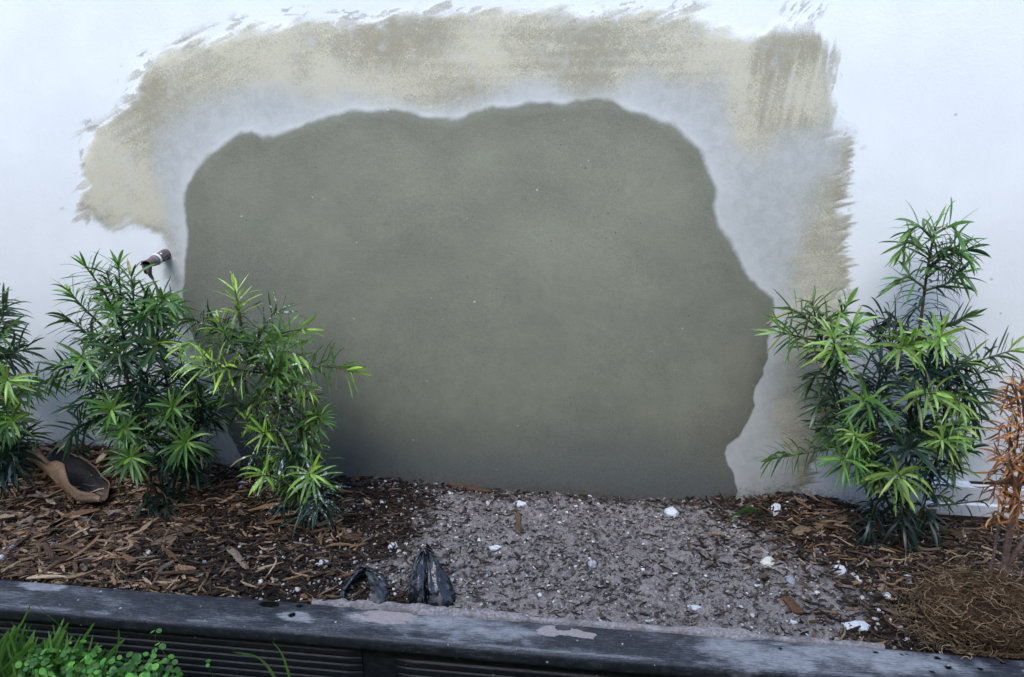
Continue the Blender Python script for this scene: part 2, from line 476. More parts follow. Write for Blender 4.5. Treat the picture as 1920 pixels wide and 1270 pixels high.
    tone = tone + 0.12 * blob(1050, 470, 0.25, 0.12, 0.5, 67) + 0.10 * blob(1000, 690, 0.3, 0.12, 0.5, 68) - 0.22 * sstep(0.10, -0.02, Z + 0.05 * (fbm(X * 6, Z * 6, 69, 2) - 0.5))
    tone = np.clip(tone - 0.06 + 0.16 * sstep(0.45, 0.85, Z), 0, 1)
    damp_shade = sstep(0.20, 0.02, Z + 0.14 * (fbm(X * 5, Z * 7, 160, 4) - 0.5)) * 0.9  # painted fall-off of light towards the ground, along with real damp there
    damp_shade = np.maximum(damp_shade, 0.45 * blob(470, 640, 0.13, 0.22, .7, 161))  # painted shade beside the left shrubs
    scr = np.zeros_like(X)
    for px, py, rx, rz, a, sd_ in [(450, 45, .035, .022, .25, 1), (540, 22, .05, .012, .1, 2), (345, 80, .05, .02, .45, 3), (232, 148, .016, .030, .75, 4), (172, 236, .022, .016, .6, 5), (158, 300, .010, .05, .9, 6),
                                   (1280, 12, .03, .014, .5, 7), (1180, 12, .06, .010, .3, 8), (1565, 165, .007, .018, 1.3, 9), (1574, 142, .006, .008, 1.2, 10), (152, 385, .014, .014, .3, 11), (270, 112, .025, .02, .5, 12), (1500, 20, .05, .02, .9, 13), (660, 28, .08, .010, .1, 14)]:
        u = X * math.cos(a) + Z * math.sin(a); v = -X * math.sin(a) + Z * math.cos(a)
        scr = np.maximum(scr, blob(px, py, rx, rz, .6, 120 + sd_) * sstep(.50, .60, fbm(u * 45, v * 190, 140 + sd_, 3)))
    # pale patches of bare cement low on either side, white slop under the right end of the patch
    dry = np.maximum(dry, 0.9 * sstep(0.02, -0.01, sm) * sstep(0.25, 0.12, Z))
    # the render is a little uneven: a skim coat stands a few millimetres proud and dishes gently
    relief = 0.0032 * sstep(0.012, -0.02, so) * coat + 0.0025 * sstep(0.01, -0.02, sd) + 0.004 * (fbm(X * 3, Z * 3, 70, 2) - 0.5) * sstep(0.05, -0.05, so)
    Y = -relief
    V3 = np.stack([X, Y, Z], -1).reshape(-1, 3)
    F = grid_faces(len(xs), len(zs))
    F = F[:, ::1]
    att = dict(damp=damp.ravel(), dry=dry.ravel(), coat=coat.ravel(), thin=thin.ravel(), tone=tone.ravel(), warm=warm.ravel(), scr=scr.ravel(), damp_shade=damp_shade.ravel(), ridge=(sstep(0.55, 0.75, fbm(RR * 28 + 9 * fbm(X * 4, Z * 4, 73, 3), AA * 3, 180, 4)) * fbm(X * 6, Z * 6, 181, 2)).ravel(), rim=np.exp(-np.maximum(sd, 0) / 0.045).ravel(), dirt=(sstep(0.075, 0.0, Z - np.interp(X, _gx, _gz)) * (0.4 + 0.6 * fbm(X * 8, Z * 8, 170, 3))).ravel())
    fd = nd.ravel()[F].mean(1); fo = no.ravel()[F].mean(1)
    kind = np.where(fd < 0, 2, np.where(fo < 0.006, 1, 0))
    def piece(name, k, parent=None):
        f = F[kind == k]; used, inv = np.unique(f, return_inverse=True)
        return build(name, V3[used], inv.reshape(f.shape), M_WALL, parent, None, {a: v[used] for a, v in att.items()})
    root = piece('house_wall', 0)
    tag(root, 'white painted house wall carrying a large rough patch of grey cement repair', 'wall')
    ring = piece('bonding_coat', 1, root); ring['label'] = 'brushed tan and pale grey coat round the cement patch'
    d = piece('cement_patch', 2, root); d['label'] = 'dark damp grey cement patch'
    # thickness of the wall behind its face
    m = NT('masonry'); m.base((0.4, 0.39, 0.37)); m.rough(0.9)
    v = [(x, y, z) for x in (-4, 4) for y in (0.012, 0.2) for z in (-0.45, 2.7)]
    f = [(0, 1, 3, 2), (4, 6, 7, 5), (0, 4, 5, 1), (2, 3, 7, 6), (0, 2, 6, 4), (1, 5, 7, 3)]
    build('wall_core', v, np.array(f), m.m, root, smooth=False)
    return root
WALL = build_wall()

# ------------------------------------------------------------------ soil, lawn
def build_soil():
    xs = np.concatenate([np.linspace(-4, -1.5, 20), np.arange(-1.47, 1.1, 0.0026), np.linspace(1.15, 4, 20)])
    ys = np.concatenate([[0.008], np.arange(-0.002, -0.52, -0.0026)])
    X, Y = np.meshgrid(xs, ys, indexing='ij')
    Yb = np.maximum(Y, edge_back(X) - 0.035)
    Z = ground_z(X, Yb)
    mu = mulchy(X, Y)
    cr = fbm(X * 110, Y * 110, 71, 3); lump = fbm(X * 45, Y * 45, 72, 3)
    Z = Z + (cr - 0.5) * 0.008 + np.maximum(lump - 0.52, 0) * 0.028 * (1 - mu) - np.maximum(0.36 - cr, 0) * 0.03
    under = sstep(edge_back(X) + 0.004, edge_back(X) - 0.012, Yb)
    Z = Z - 0.05 * under
    m = NT('sandy_soil')
    p = m.pos()
    a = m.noise(p, 300, 5, 0.65, 0.8); b = m.noise(p, 60, 5, 0.6, 0.4); c = m.noise(p, 8, 3)
    sand = m.mix(m.ss(m.math('ADD', m.math('MULTIPLY', a, 0.6), m.math('MULTIPLY', b, 0.4)), 0.36, 0.64), (0.115, 0.100, 0.093), (0.38, 0.335, 0.315))
    sand = m.mix(m.math('MULTIPLY', m.ss(c, 0.4, 0.65), 0.5), sand, m.mix(m.ss(a, 0.3, 0.7), (0.225, 0.198, 0.187), (0.40, 0.358, 0.338)))
    dark = m.mix(m.ss(a, 0.3, 0.7), (0.012, 0.009, 0.007), (0.06, 0.042, 0.030))
    col = m.mix(m.ss(m.math('ADD', m.attr('mulch'), m.math('MULTIPLY', m.math('SUBTRACT', b, 0.5), 0.5)), 0.3, 0.7), sand, dark)
    col = m.mix(m.math('MULTIPLY', specks(m, p, 110, 0.10), 0.9), col, (0.55, 0.54, 0.52))
    m.base(col); m.rough(0.95); m.spec(0.15); m.bump(a, 0.8, 0.003)
    o = build('soil', np.stack([X, Yb, Z], -1).reshape(-1, 3), grid_faces(len(xs), len(ys))[:, ::-1], m.m, None, None, {'mulch': mu.ravel()})
    o['kind'] = 'structure'
    xs = np.concatenate([np.linspace(-9, -1.6, 12), np.arange(-1.5, 1.0, 0.02), np.linspace(1.1, 9, 12)])
    ys = np.concatenate([np.arange(-0.50, -1.1, -0.02), np.linspace(-1.2, -9, 14)])
    X, Y = np.meshgrid(xs, ys, indexing='ij')
    Z = -0.17 + (fbm(X * 9, Y * 9, 75, 3) - 0.5) * 0.03
    m = NT('lawn_ground'); p = m.pos()
    m.base(m.mix(m.ss(m.noise(p, 40, 5), 0.35, 0.65), (0.012, 0.018, 0.008), (0.04, 0.075, 0.02))); m.rough(0.95); m.bump(m.noise(p, 90, 4), 0.7, 0.01)
    o = build('lawn', np.stack([X, Y, Z], -1).reshape(-1, 3), grid_faces(len(xs), len(ys))[:, ::-1], m.m)
    o['kind'] = 'structure'
build_soil()

# ------------------------------------------------------------------ plastic edging
def build_edging():
    root = thing('garden_edging', 'long dusty black plastic edging board holding back the planting bed', 'edging', (-0.1, -0.5, -0.17))
    xs = np.concatenate([np.linspace(-4, -1.45, 14), np.arange(-1.4, 1.05, 0.003), np.linspace(1.1, 4, 14)])
    # cap profile: (offset from the back edge towards the camera, z)
    prof = [(0.0, -0.030), (0.0, -0.006), (0.0015, -0.002), (0.005, 0.0)]
    prof += [(0.005 + 0.067 * t, 0.001 + 0.0012 * math.sin(t * math.pi)) for t in np.linspace(0.05, 1, 24)]
    prof += [(0.072 + 0.009 * math.sin(a), -0.008 + 0.009 * math.cos(a)) for a in np.linspace(0.25, math.pi / 2, 6)]
    prof += [(0.081, -0.018), (0.0805, -0.024), (0.078, -0.0265), (0.070, -0.027)]
    P = np.array(prof)
    sx = np.sqrt(1 + 0.016 ** 2)
    X = np.repeat(xs[:, None], len(P), 1)
    wav = (fbm(xs * 2.2, xs * 0, 81, 2) - 0.5) * 0.006
    Yv = edge_back(X) - P[None, :, 0] + wav[:, None] * 0.5
    Zv = P[None, :, 1] + wav[:, None] * 0.5 - 0.001
    off = np.repeat(P[None, :, 0], len(xs), 0)
    # where dust, splashes and wet spots lie on the cap
    def stain(px, py, rx, ry, s, ns=1.0, hard=0.25):
        c = on_z(px, py, 0.0)
        d = np.sqrt(((X - c[0]) / rx) ** 2 + ((Yv - c[1]) / ry) ** 2) + ns * (fbm(X * 30, Yv * 70, s, 4) - 0.5)
        return sstep(1.0 + hard, 1.0 - hard, d)
    n1 = fbm(X * 14, Yv * 50, 82, 4); n2 = fbm(X * 80, Yv * 130, 83, 3)
    dust = 0.11 + 0.24 * sstep(0.45, 0.78, n1) + 0.25 * (n2 - .5)
    dust = dust * np.where(off < 0.072, 1, np.clip(1 - (off - 0.072) / 0.010, 0.1, 1))
    for a in [(1450, 1235, 0.11, 0.030, 1, 1.3, .9), (1590, 1225, 0.12, 0.030, 2, 1.3, .9), (1370, 1215, 0.07, 0.025, 3, 1.3, .9), (840, 1170, 0.09, 0.03, 4, 1.5, .9),
              (80, 1100, 0.06, 0.014, 5, 1.4, .3), (700, 1160, 0.05, 0.02, 6, 1.5, .9), (560, 1160, 0.03, 0.014, 7, 1.3, .4), (930, 1190, 0.08, 0.022, 8, 1.6, .9),
              (1690, 1245, 0.12, 0.03, 9, 1.4, .6)]:
        dust = np.maximum(dust, stain(*a[:4], 100 + a[4], a[5], a[6]) * (0.55 + 0.45 * n2))
    edge_line = sstep(0.007, 0.0, np.abs(off - 0.071)) * sstep(0.35, 0.6, fbm(X * 10, X * 0 + 3, 84, 3)) * 0.6
    dust = np.maximum(dust, edge_line)
    pink = np.zeros_like(X)
    for a in [(1070, 1188, 0.036, 0.013, 21, 2.2, .15), (1030, 1184, 0.018, 0.013, 22, 1.8, .15), (730, 1158, 0.05, 0.016, 23, 2.2, .6),]:
        pink = np.maximum(pink, stain(*a[:4], 100 + a[4], a[5], a[6]))
    wet = np.zeros_like(X)
    for a in [(504, 1134, 0.020, 0.010, 31, .6, .06), (592, 1131, 0.018, 0.006, 32, .7, .06), (562, 1138, 0.007, 0.005, 33, .5, .06), (548, 1155, 0.007, 0.006, 34, .5, .06),
              (640, 1137, .004, .003, 35, .4, .06), (1462, 1218, .004, .003, 36, .4, .06), (1642, 1225, .004, .003, 37, .4, .06), (1757, 1235, .006, .004, 38, .4, .06),
              (1778, 1254, .006, .004, 39, .4, .06), (1838, 1256, .006, .004, 40, .4, .06), (1748, 1262, .006, .004, 41, .4, .06), (1690, 1229, .003, .003, 42, .4, .06),
              (1880, 1244, .005, .003, 43, .4, .06), (1700, 1228, .003, .002, 44, .4, .06)]:
        wet = np.maximum(wet, stain(*a[:4], 100 + a[4], a[5], a[6]))
    m = NT('black_plastic')
    p = m.pos((1, 2.5, 1))
    n = m.noise(p, 160, 5, 0.65); g = m.noise(m.pos((1, 8, 1)), 60, 4, 0.6)
    base = m.mix(m.ss(g, 0.3, 0.7), (0.018, 0.020, 0.025), (0.036, 0.040, 0.048))
    dm = m.ss(m.math('ADD', m.attr('dust'), m.math('MULTIPLY', m.math('SUBTRACT', m.math('MULTIPLY_ADD', m.noise(m.pos((0.25, 3.5, 1)), 160, 5, 0.65), 0.6, m.math('MULTIPLY', m.noise(m.pos((1, 2, 1)), 190, 6, 0.7), 0.4)), 0.5), 2.3)), 0.0, 1.15)
    col = m.mix(dm, base, (0.36, 0.365, 0.38))
    col = m.mix(m.ss(m.math('ADD', m.attr('pink'), m.math('MULTIPLY', m.math('SUBTRACT', n, 0.5), 0.7)), 0.4, 0.65), col, m.mix(m.ss(n, .3, .7), (0.30, 0.25, 0.24), (0.44, 0.38, 0.37)))
    po = m.pos()
    col = m.mix(m.math('MULTIPLY', specks(m, po, 75, 0.26), m.ss(m.noise(po, 9, 3), 0.38, 0.6)), col, (0.66, 0.66, 0.65))
    col = m.mix(m.attr('wet'), col, (0.004, 0.004, 0.005))
    m.base(col)
    m.rough(m.mix(m.attr('wet'), m.mix(dm, (0.5,) * 3, (0.85,) * 3), (0.12,) * 3)); m.spec(0.4); m.bump(n, 0.25, 0.001)
    F = grid_faces(len(xs), len(P))
    build('cap', np.stack([X, Yv, Zv], -1).reshape(-1, 3), F, m.m, root, None, {'dust': dust.ravel(), 'pink': pink.ravel(), 'wet': wet.ravel()})
    # ribbed face boards below the cap; they meet under two plain joints
    mf = NT('ribbed_plastic'); p = mf.pos((0.5, 1, 4))
    n = mf.noise(p, 130, 5, 0.65)
    c = mf.mix(mf.ss(n, 0.45, 0.75), (0.012, 0.013, 0.017), (0.05, 0.055, 0.065))
    c = mf.mix(mf.math('MULTIPLY', specks(mf, mf.pos((1, 1, 1.6)), 120, 0.09), mf.ss(mf.noise(mf.pos(), 7, 3), 0.35, 0.6)), c, (0.30, 0.28, 0.25))
    mf.base(c); mf.rough(0.5); mf.spec(0.45); mf.bump(n, 0.2, 0.001)
    def panel(x0, x1, drop):
        zz = np.linspace(-0.0265, -0.215, 140)
        ph = ((-zz - 0.040 - drop) % 0.0165) / 0.0165
        rib = 0.0045 * sstep(0.0, 0.18, ph) * sstep(1.0, 0.72, ph)
        rib = rib * (zz < -0.040 - drop)
        xs2 = np.linspace(x0, x1, 90)
        A, Zz = np.meshgrid(xs2, zz, indexing='ij')
        rb = np.repeat(rib[None], len(xs2), 0)
        e = np.minimum(A - x0, x1 - A); rb = rb * sstep(0.004, 0.012, e)
        B = edge_back(A) - 0.0655 - rb
        v = np.stack([A, B, Zz], -1).reshape(-1, 3)
        n_ = len(v)
        v = np.concatenate([v, v + np.array([0, 0.02, 0])])
        f = grid_faces(len(xs2), len(zz))
        build('ribbed_board', v, [f[:, ::-1], f + n_], mf.m, root)
    s0 = on_z(735, 1240, -0.03)[0]; s1 = on_z(665, 1240, -0.03)[0]
    panel(-2.6, s1, 0.0); panel(s0, 1.25, 0.012); panel(1.26, 3.4, 0.0)
    A, Zz = np.meshgrid(np.array([s1 - .002, s0 + .002]), np.array([-0.0265, -0.215]), indexing='ij')
    v = np.stack([A, edge_back(A) - 0.0625, Zz], -1).reshape(-1, 3)
    build('joint_strip', np.concatenate([v, v + [0, 0.01, 0]]), np.array([(0, 1, 3, 2), (4, 6, 7, 5), (0, 2, 6, 4), (1, 5, 7, 3)]), mf.m, root, smooth=False)
    # dried pinkish mortar left along the back of the cap
    x0, x1 = on_z(590, 1120)[0], on_z(1660, 1215)[0]
    xs3 = np.arange(x0, x1, 0.003)
    t = (xs3 - x0) / (x1 - x0)
    wx = [on_z(a, 1150, 0)[0] for a in (590, 690, 900, 970, 1100, 1250, 1390, 1415, 1560, 1660)]
    width = np.interp(xs3, wx, [.004, .014, .012, .006, .003, .005, .012, .002, .005, .001]) * (0.35 + 1.3 * fbm(xs3 * 26, xs3 * 0, 91, 4))
    gap = sstep(0.28, 0.42, fbm(xs3 * 17, xs3 * 0 + 7, 92, 3)); width = width * (0.15 + 0.85 * gap)
    uu = np.linspace(-1, 1, 13)
    A = np.repeat(xs3[:, None], 13, 1)
    ctr = edge_back(xs3) + 0.004
    B = ctr[:, None] + uu[None] * (width[:, None] * 0.8 + 0.004)
    Zm = 0.001 + (1 - uu[None] ** 2) * (0.005 + 0.016 * (fbm(A * 90, B * 110, 93, 4) - 0.35)) * np.clip(width[:, None] / 0.012, 0, 1) - 0.006 * (np.abs(uu[None]) > 0.99)
    mm = NT('dried_mortar'); p = mm.pos(); n = mm.noise(p, 180, 5, 0.6)
    red = mm.ss(mm.noise(p, 22, 3), 0.56, 0.7)
    c = mm.mix(mm.ss(n, .3, .7), (0.20, 0.17, 0.165), (0.42, 0.38, 0.37))
    c = mm.mix(mm.math('MULTIPLY', mm.ss(mm.noise(p, 30, 4), .5, .68), .7), c, (0.13, 0.115, 0.11))
    c = mm.mix(mm.math('MULTIPLY', red, 0.6), c, (0.24, 0.12, 0.10))
    mm.base(c); mm.rough(0.9); mm.bump(n, .7, .002)
    build('mortar_residue', np.stack([A, B, Zm], -1).reshape(-1, 3), grid_faces(len(xs3), 13)[:, ::-1], mm.m, root)
build_edging()

# ------------------------------------------------------------------ white trim board at the foot of the wall, right
def build_trim():
    a = on_y(1742, 908, -0.02); b = on_y(1890, 917, -0.02); c = on_y(1765, 966, -0.02); d = on_y(1870, 973, -0.02)
    x0 = on_y(1735, 930, -0.02)[0]; x1 = 2.6
    zt, zb = (a[2] + b[2]) / 2, (c[2] + d[2]) / 2
    y = -0.02
    prof = np.array([(0.010, zt), (0, zt), (y + 0.003, zt - 0.001), (y, zt - 0.004), (y, zt - 0.55 * (zt - zb)), (y - 0.004, zt - 0.60 * (zt - zb)), (y - 0.004, zb + 0.004), (y, zb), (0.010, zb)])
    xs = np.linspace(x0, x1, 60)
    v = np.concatenate([np.stack([np.full(len(prof), x), prof[:, 0], prof[:, 1] + 0.0015 * math.sin(x * 9)], 1) for x in xs])
    f = grid_faces(len(xs), len(prof))
    m = NT('white_board'); p = m.pos()
    m.base(m.mix(m.ss(m.noise(p, 30, 5), 0.5, 0.75), (0.78, 0.79, 0.80), (0.58, 0.58, 0.57))); m.rough(0.45); m.bump(m.noise(p, 60, 3), .15, .002)
    k = len(prof)
    o = build('trim_board', v, [f, np.array([list(range(k))[::-1], list(range((len(xs) - 1) * k, len(xs) * k))])], m.m, smooth=False)
    tag(o, 'smooth white trim board along the foot of the wall behind the brown dead shrub', 'board')
    # dark rotted gap above it
    g0 = on_y(1815, 909, 0)[0]; g1 = on_y(1990, 925, 0)[0]
    xs = np.linspace(g0, g1, 40); t = np.linspace(0, 1, 40)
    h = 0.002 + 0.016 * sstep(0.15, 0.55, t) * (0.7 + 0.6 * fbm(xs * 30, xs * 0, 95, 3))
    mesh = Mesher()
    rows = np.array([(0.0, -0.9), (-0.006, -0.2), (-0.010, 0.4), (-0.004, 0.85), (0.0, 1.0)])
    v = np.stack([np.repeat(xs[:, None], 5, 1), np.repeat(rows[None, :, 0], 40, 0), zt + 0.001 + np.maximum(rows[None, :, 1], 0) * h[:, None]], -1).reshape(-1, 3)
    mesh.add(v, grid_faces(40, 5), np.array([0.03, 0.016, 0.010]))
    r = mesh.out('rotten_edge', M_STEM, WALL); r['label'] = 'dark rotted strip above the white board'
build_trim()

# ------------------------------------------------------------------ cut pipe stub
def build_pipe():
    base = on_y(313, 476, 0.004); tip = on_y(278, 495, -0.062)
    ax = unit(tip - base); L = np.linalg.norm(tip - base)
    root = thing('pipe_stub', 'short broken brown pipe with a white band poking out of the wall above a shrub', 'pipe', base)
    mp = NT('weathered_pipe'); p = mp.pos(); n = mp.noise(p, 120, 4)
    c = mp.mix(mp.ss(n, .3, .7), (0.07, 0.045, 0.045), (0.17, 0.12, 0.12))
    c = mp.mix(specks(mp, p, 130, 0.16), c, (0.7, 0.7, 0.7)); mp.base(c); mp.rough(0.5); mp.bump(n, .4, .001)
    r = 0.0118
    s = np.array([0, .1, .25, .4, .52]) * L
    v, f = tube(base + ax * s[:, None], np.array([1.12, 1.05, 1.0, 1.0, 1.0]) * r, 20)
    build('pipe_barrel', v, f, mp.m, root)
    mw = NT('white_band'); mw.base((0.75, 0.75, 0.73)); mw.rough(0.5)
    s = np.array([.52, .53, .60, .61]) * L
    v, f = tube(base + ax * s[:, None], np.array([1.0, 1.1, 1.1, 1.0]) * r, 20); build('tape_band', v, f, mw.m, root)
    mg = NT('grey_ring'); mg.base((0.16, 0.17, 0.16)); mg.rough(0.5)
    s = np.array([.61, .62, .74, .75]) * L
    v, f = tube(base + ax * s[:, None], np.array([1.0, 1.02, 0.98, 0.8]) * r, 20); build('collar', v, f, mg.m, root)
    # torn flattened outlet with a drooping lip
    T, A, B = frame_of(np.stack([base, base + ax * L * .5, tip]))
    up = unit(np.array([0, 0, 1]) - ax * ax[2]); side = np.cross(ax, up)
    rings = []
    K = 22
    th = np.arange(K) / K * 2 * math.pi
    for q, (sv, ru, rs, dz) in enumerate([(.72, .85, .85, 0), (.85, .8, .8, 0), (1.0, .75, .85, .001), (1.12, .62, .95, .003)]):
        c0 = base + ax * L * sv + up * dz
        ring = c0 + r * (ru * np.cos(th)[:, None] * up + rs * np.sin(th)[:, None] * side)
        if q == 3:
            ring = ring + (np.where(np.cos(th) < -0.5, 0.010, 0) * 1.0)[:, None] * (-up * 1.6) + 0.0015 * rng.normal(size=(K, 3))
        rings.append(ring)
    inner = [base + ax * L * sv + up * .002 + r * .8 * (ru * np.cos(th)[:, None] * up + rs * np.sin(th)[:, None] * side) for sv, ru, rs in [(1.08, .6, .92), (.85, .6, .7)]]
    v = np.concatenate(rings + inner)
    nr = 6; i = np.arange(nr - 1)[:, None] * K; j = np.arange(K)[None]; j2 = (j + 1) % K
    f = np.stack([i + j, i + j2, i + K + j2, i + K + j], -1).reshape(-1, 4)
    cap = np.array([list(range(5 * K, 6 * K))])
    m2 = Mesher()
    cols = np.concatenate([np.tile([0.17, 0.12, 0.12], (4 * K, 1)), np.tile([0.02, 0.018, 0.02], (2 * K, 1))])
    m2.add(v, [f, cap], cols); m2.out('torn_outlet', M_STEM, root)
    t0 = base + ax * L * 1.02 - up * r * 0.6
    path, s = smooth_path([t0, t0 - up * 0.014 + ax * .002 + side * .0, t0 - up * 0.030 - ax * .004], .003)
    v, f = tube(path, np.linspace(.007, .003, len(path)), 8)
    m3 = Mesher(); m3.add(v, f, np.array([0.12, 0.085, 0.085])); m3.out('hanging_tail', M_STEM, root)
build_pipe()

# ------------------------------------------------------------------ shrubs
LT = np.linspace(0, 1, 8)
LW = np.array([0.30, 0.68, 0.92, 1.0, 0.97, 0.82, 0.50, 0.04])
def leaves(base, d, nrm, L, w, droop, col_a, col_b, twist=None, curl=0.0):
    """vectorised narrow blades: base, d, nrm (n,3); L, w, droop (n,)"""
    n = len(base); k = len(LT)
    g = np.array([0, 0, -1.0])
    dirs = unit(d[:, None] + (droop[:, None] * LT[None] ** 1.2)[..., None] * g + (curl * LT[None, :, None] ** 2) * np.random.default_rng(3).normal(size=(n, 1, 3)))
    seg = L[:, None] / (k - 1)
    pts = base[:, None] + np.concatenate([np.zeros((n, 1, 3)), np.cumsum((dirs[:, :-1] + dirs[:, 1:]) / 2 * seg[..., None], 1)], 1)
    side = unit(np.cross(dirs, nrm[:, None]))
    if twist is not None:
        nn = np.cross(side, dirs); a = twist[:, None] * LT[None]
        side = side * np.cos(a)[..., None] + nn * np.sin(a)[..., None]
    up = np.cross(side, dirs)
    hw = (w[:, None] * LW[None] * 0.5)[..., None]
    lft = pts - side * hw + up * hw * 0.25; rgt = pts + side * hw + up * hw * 0.25
    V = np.stack([lft, pts, rgt], 2).reshape(-1, 3)
    b = (np.arange(n) * k * 3)[:, None, None]; i = (np.arange(k - 1) * 3)[None, :, None]
    q = np.array([[0, 1, 4, 3], [1, 2, 5, 4]])
    F = (b[..., None] + i[..., None] + q[None, None]).reshape(-1, 4)
    f = np.clip(LT, 0, 1)[None, :, None, None]
    col = col_a[:, None, None] * (1 - f) + col_b[:, None, None] * f
    col = np.broadcast_to(col, (n, k, 3, 3)).copy(); col[:, :, 1] *= 1.18
    return V, F, col.reshape(-1, 3)

DARK = np.array([0.019, 0.050, 0.024]); MIDG = np.array([0.062, 0.150, 0.040]); NEW = np.array([0.22, 0.37, 0.06]); LIME = np.array([0.27, 0.42, 0.12])
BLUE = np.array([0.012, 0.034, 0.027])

def shrub(label, Y0, stems, shoots, seed, leafmat=M_LEAF, spacing=0.0026, bright=1.0, dead=False, fill=0):
    """stems and shoots are polylines of (photo x, photo y, offset in depth) standing at distance Y0 from the wall"""
    R = np.random.default_rng(seed)
    def P(p): return on_y(p[0], p[1], Y0 + (p[2] if len(p) > 2 else 0.0))
    foot = P(stems[0]['p'][0]); foot = np.array([foot[0], foot[1], float(ground_z(foot[0], foot[1]))])
    root = thing('shrub', label, 'shrub', foot)
    dest = [None]
    def leafy(path, s, t0, t1, tone, L0, tipnew, droop, spc, th_tip=0.5):
        Ltot = s[-1]
        ss = np.arange(t0 * Ltot, t1 * Ltot, spc); n = len(ss)
        if n < 3: return
        ss = ss + R.uniform(-.3, .3, n) * spc
        B = np.stack([np.interp(ss, s, path[:, k]) for k in range(3)], 1)
        T, A, N = frame_of(path)
        Ti = unit(np.stack([np.interp(ss, s, T[:, k]) for k in range(3)], 1))
        Ai = np.stack([np.interp(ss, s, A[:, k]) for k in range(3)], 1); Ai = unit(Ai - Ti * (Ai * Ti).sum(1, keepdims=True))
        Ni = np.cross(Ti, Ai)
        ph = np.arange(n) * 2.39996 + R.uniform(0, 6) + R.normal(0, .35, n)
        rad = np.cos(ph)[:, None] * Ai + np.sin(ph)[:, None] * Ni
        dt = Ltot - ss                                   # distance to the tip
        tip = np.exp(-dt / 0.022) if t1 > 0.95 else np.zeros(n)
        th = np.radians(78) * (1 - tip) + np.radians(28) * tip + R.normal(0, .16, n)
        d = unit(np.cos(th)[:, None] * Ti + np.sin(th)[:, None] * rad + np.array([0, 0, 0.12]))
        L = 1.04 * L0 * (1 - 0.42 * np.exp(-dt / 0.008) * (t1 > .95)) * R.uniform(.78, 1.12, n)
        w = 0.0058 * R.uniform(.75, 1.15, n) * (L0 / 0.062) ** .5
        dr = np.abs(R.normal(droop * 1.25, droop * .5, n)) * (1 - .35 * tip)
        nrm = unit(Ti - d * (Ti * d).sum(1, keepdims=True) + R.normal(0, .12, (n, 3)))
        yf = np.clip(tip * 1.25, 0, 1) * tipnew
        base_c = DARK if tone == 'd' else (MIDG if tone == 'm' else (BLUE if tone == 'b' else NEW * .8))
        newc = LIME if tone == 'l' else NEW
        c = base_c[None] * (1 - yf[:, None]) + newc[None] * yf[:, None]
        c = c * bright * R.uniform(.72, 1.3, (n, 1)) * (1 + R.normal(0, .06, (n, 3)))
        sick = R.random(n) < .006
        c[sick] = np.array([.26, .24, .07]) * R.uniform(.6, 1.1, (sick.sum(), 1))
        L = L * np.where(R.random(n) < .12, R.uniform(.45, .8, n), 1.0)
        if dead:
            pal = np.array([[.33, .11, .030], [.42, .165, .045], [.18, .075, .030], [.44, .235, .10]])
            c = pal[R.integers(0, 4, n)] * R.uniform(.7, 1.25, (n, 1))
            L = L * .85; w = w * .68
        tw = R.normal(0, 1.2 if dead else .35, n)
        V, F, col = leaves(B, d, nrm, L, w, dr, c * .95, c * (1.12 if not dead else 1.0), tw, .9 if dead else .10)
        dest[0].add(V, F, col)
    for st in stems:
        pts = [P(p) for p in st['p']]
        f = pts[0].copy(); f[2] = min(f[2], float(ground_z(f[0], f[1]))) - 0.02
        pts = [f] + pts
        path, s = smooth_path(pts)
        r0 = st.get('r', 0.0045)
        sm = Mesher(); rad = np.linspace(r0, r0 * st.get('taper', .35), len(path)) * (1 + .08 * np.sin(s * 260))
        v, fc = tube(path, rad, 8)
        cg = np.array([0.09, 0.075, 0.03]) if not dead else np.array([0.15, 0.095, 0.08])
        cb = np.array([0.085, 0.05, 0.03]) if not dead else np.array([0.17, 0.11, 0.10])
        tt = np.concatenate([np.repeat(np.linspace(0, 1, len(path)), 8), [0, 1]])[:, None]
        sm.add(v, fc, cb * (1 - tt) + cg * tt)
        so = sm.out('stem', M_STEM, root)
        for q in range(fill):
            i = int(R.uniform(.30, .93) * (len(path) - 1)); p0 = path[i]; a = R.uniform(0, 6.28); ln = R.uniform(.035, .075)
            dv = np.array([math.cos(a), -abs(math.sin(a)) * .6 + .1, R.uniform(.1, .8)])
            p1 = p0 + dv * ln; p1[1] = min(p1[1], -.05)
            fp, fs = smooth_path([p0, (p0 + p1) / 2 + np.array([0, 0, .008]), p1], .003)
            v2, f2 = tube(fp, np.linspace(.0020, .0010, len(fp)), 5)
            dest[0] = Mesher(); dest[0].add(v2, f2, np.array([0.07, 0.085, 0.03]))
            leafy(fp, fs, .05, 1.0, ['d', 'b', 'd', 'm'][R.integers(0, 4)], R.uniform(.046, .062), R.uniform(0, .55), .8, .0028)
            dest[0].out('shoot', leafmat, root)
        if st.get('leaf', True):
            dest[0] = Mesher()
            leafy(path, s, st.get('t0', .35), 1.0, st.get('tone', 'd'), st.get('L', .062), st.get('new', .5), st.get('droop', .6), st.get('spc', spacing))
            dest[0].out('foliage', leafmat, so)
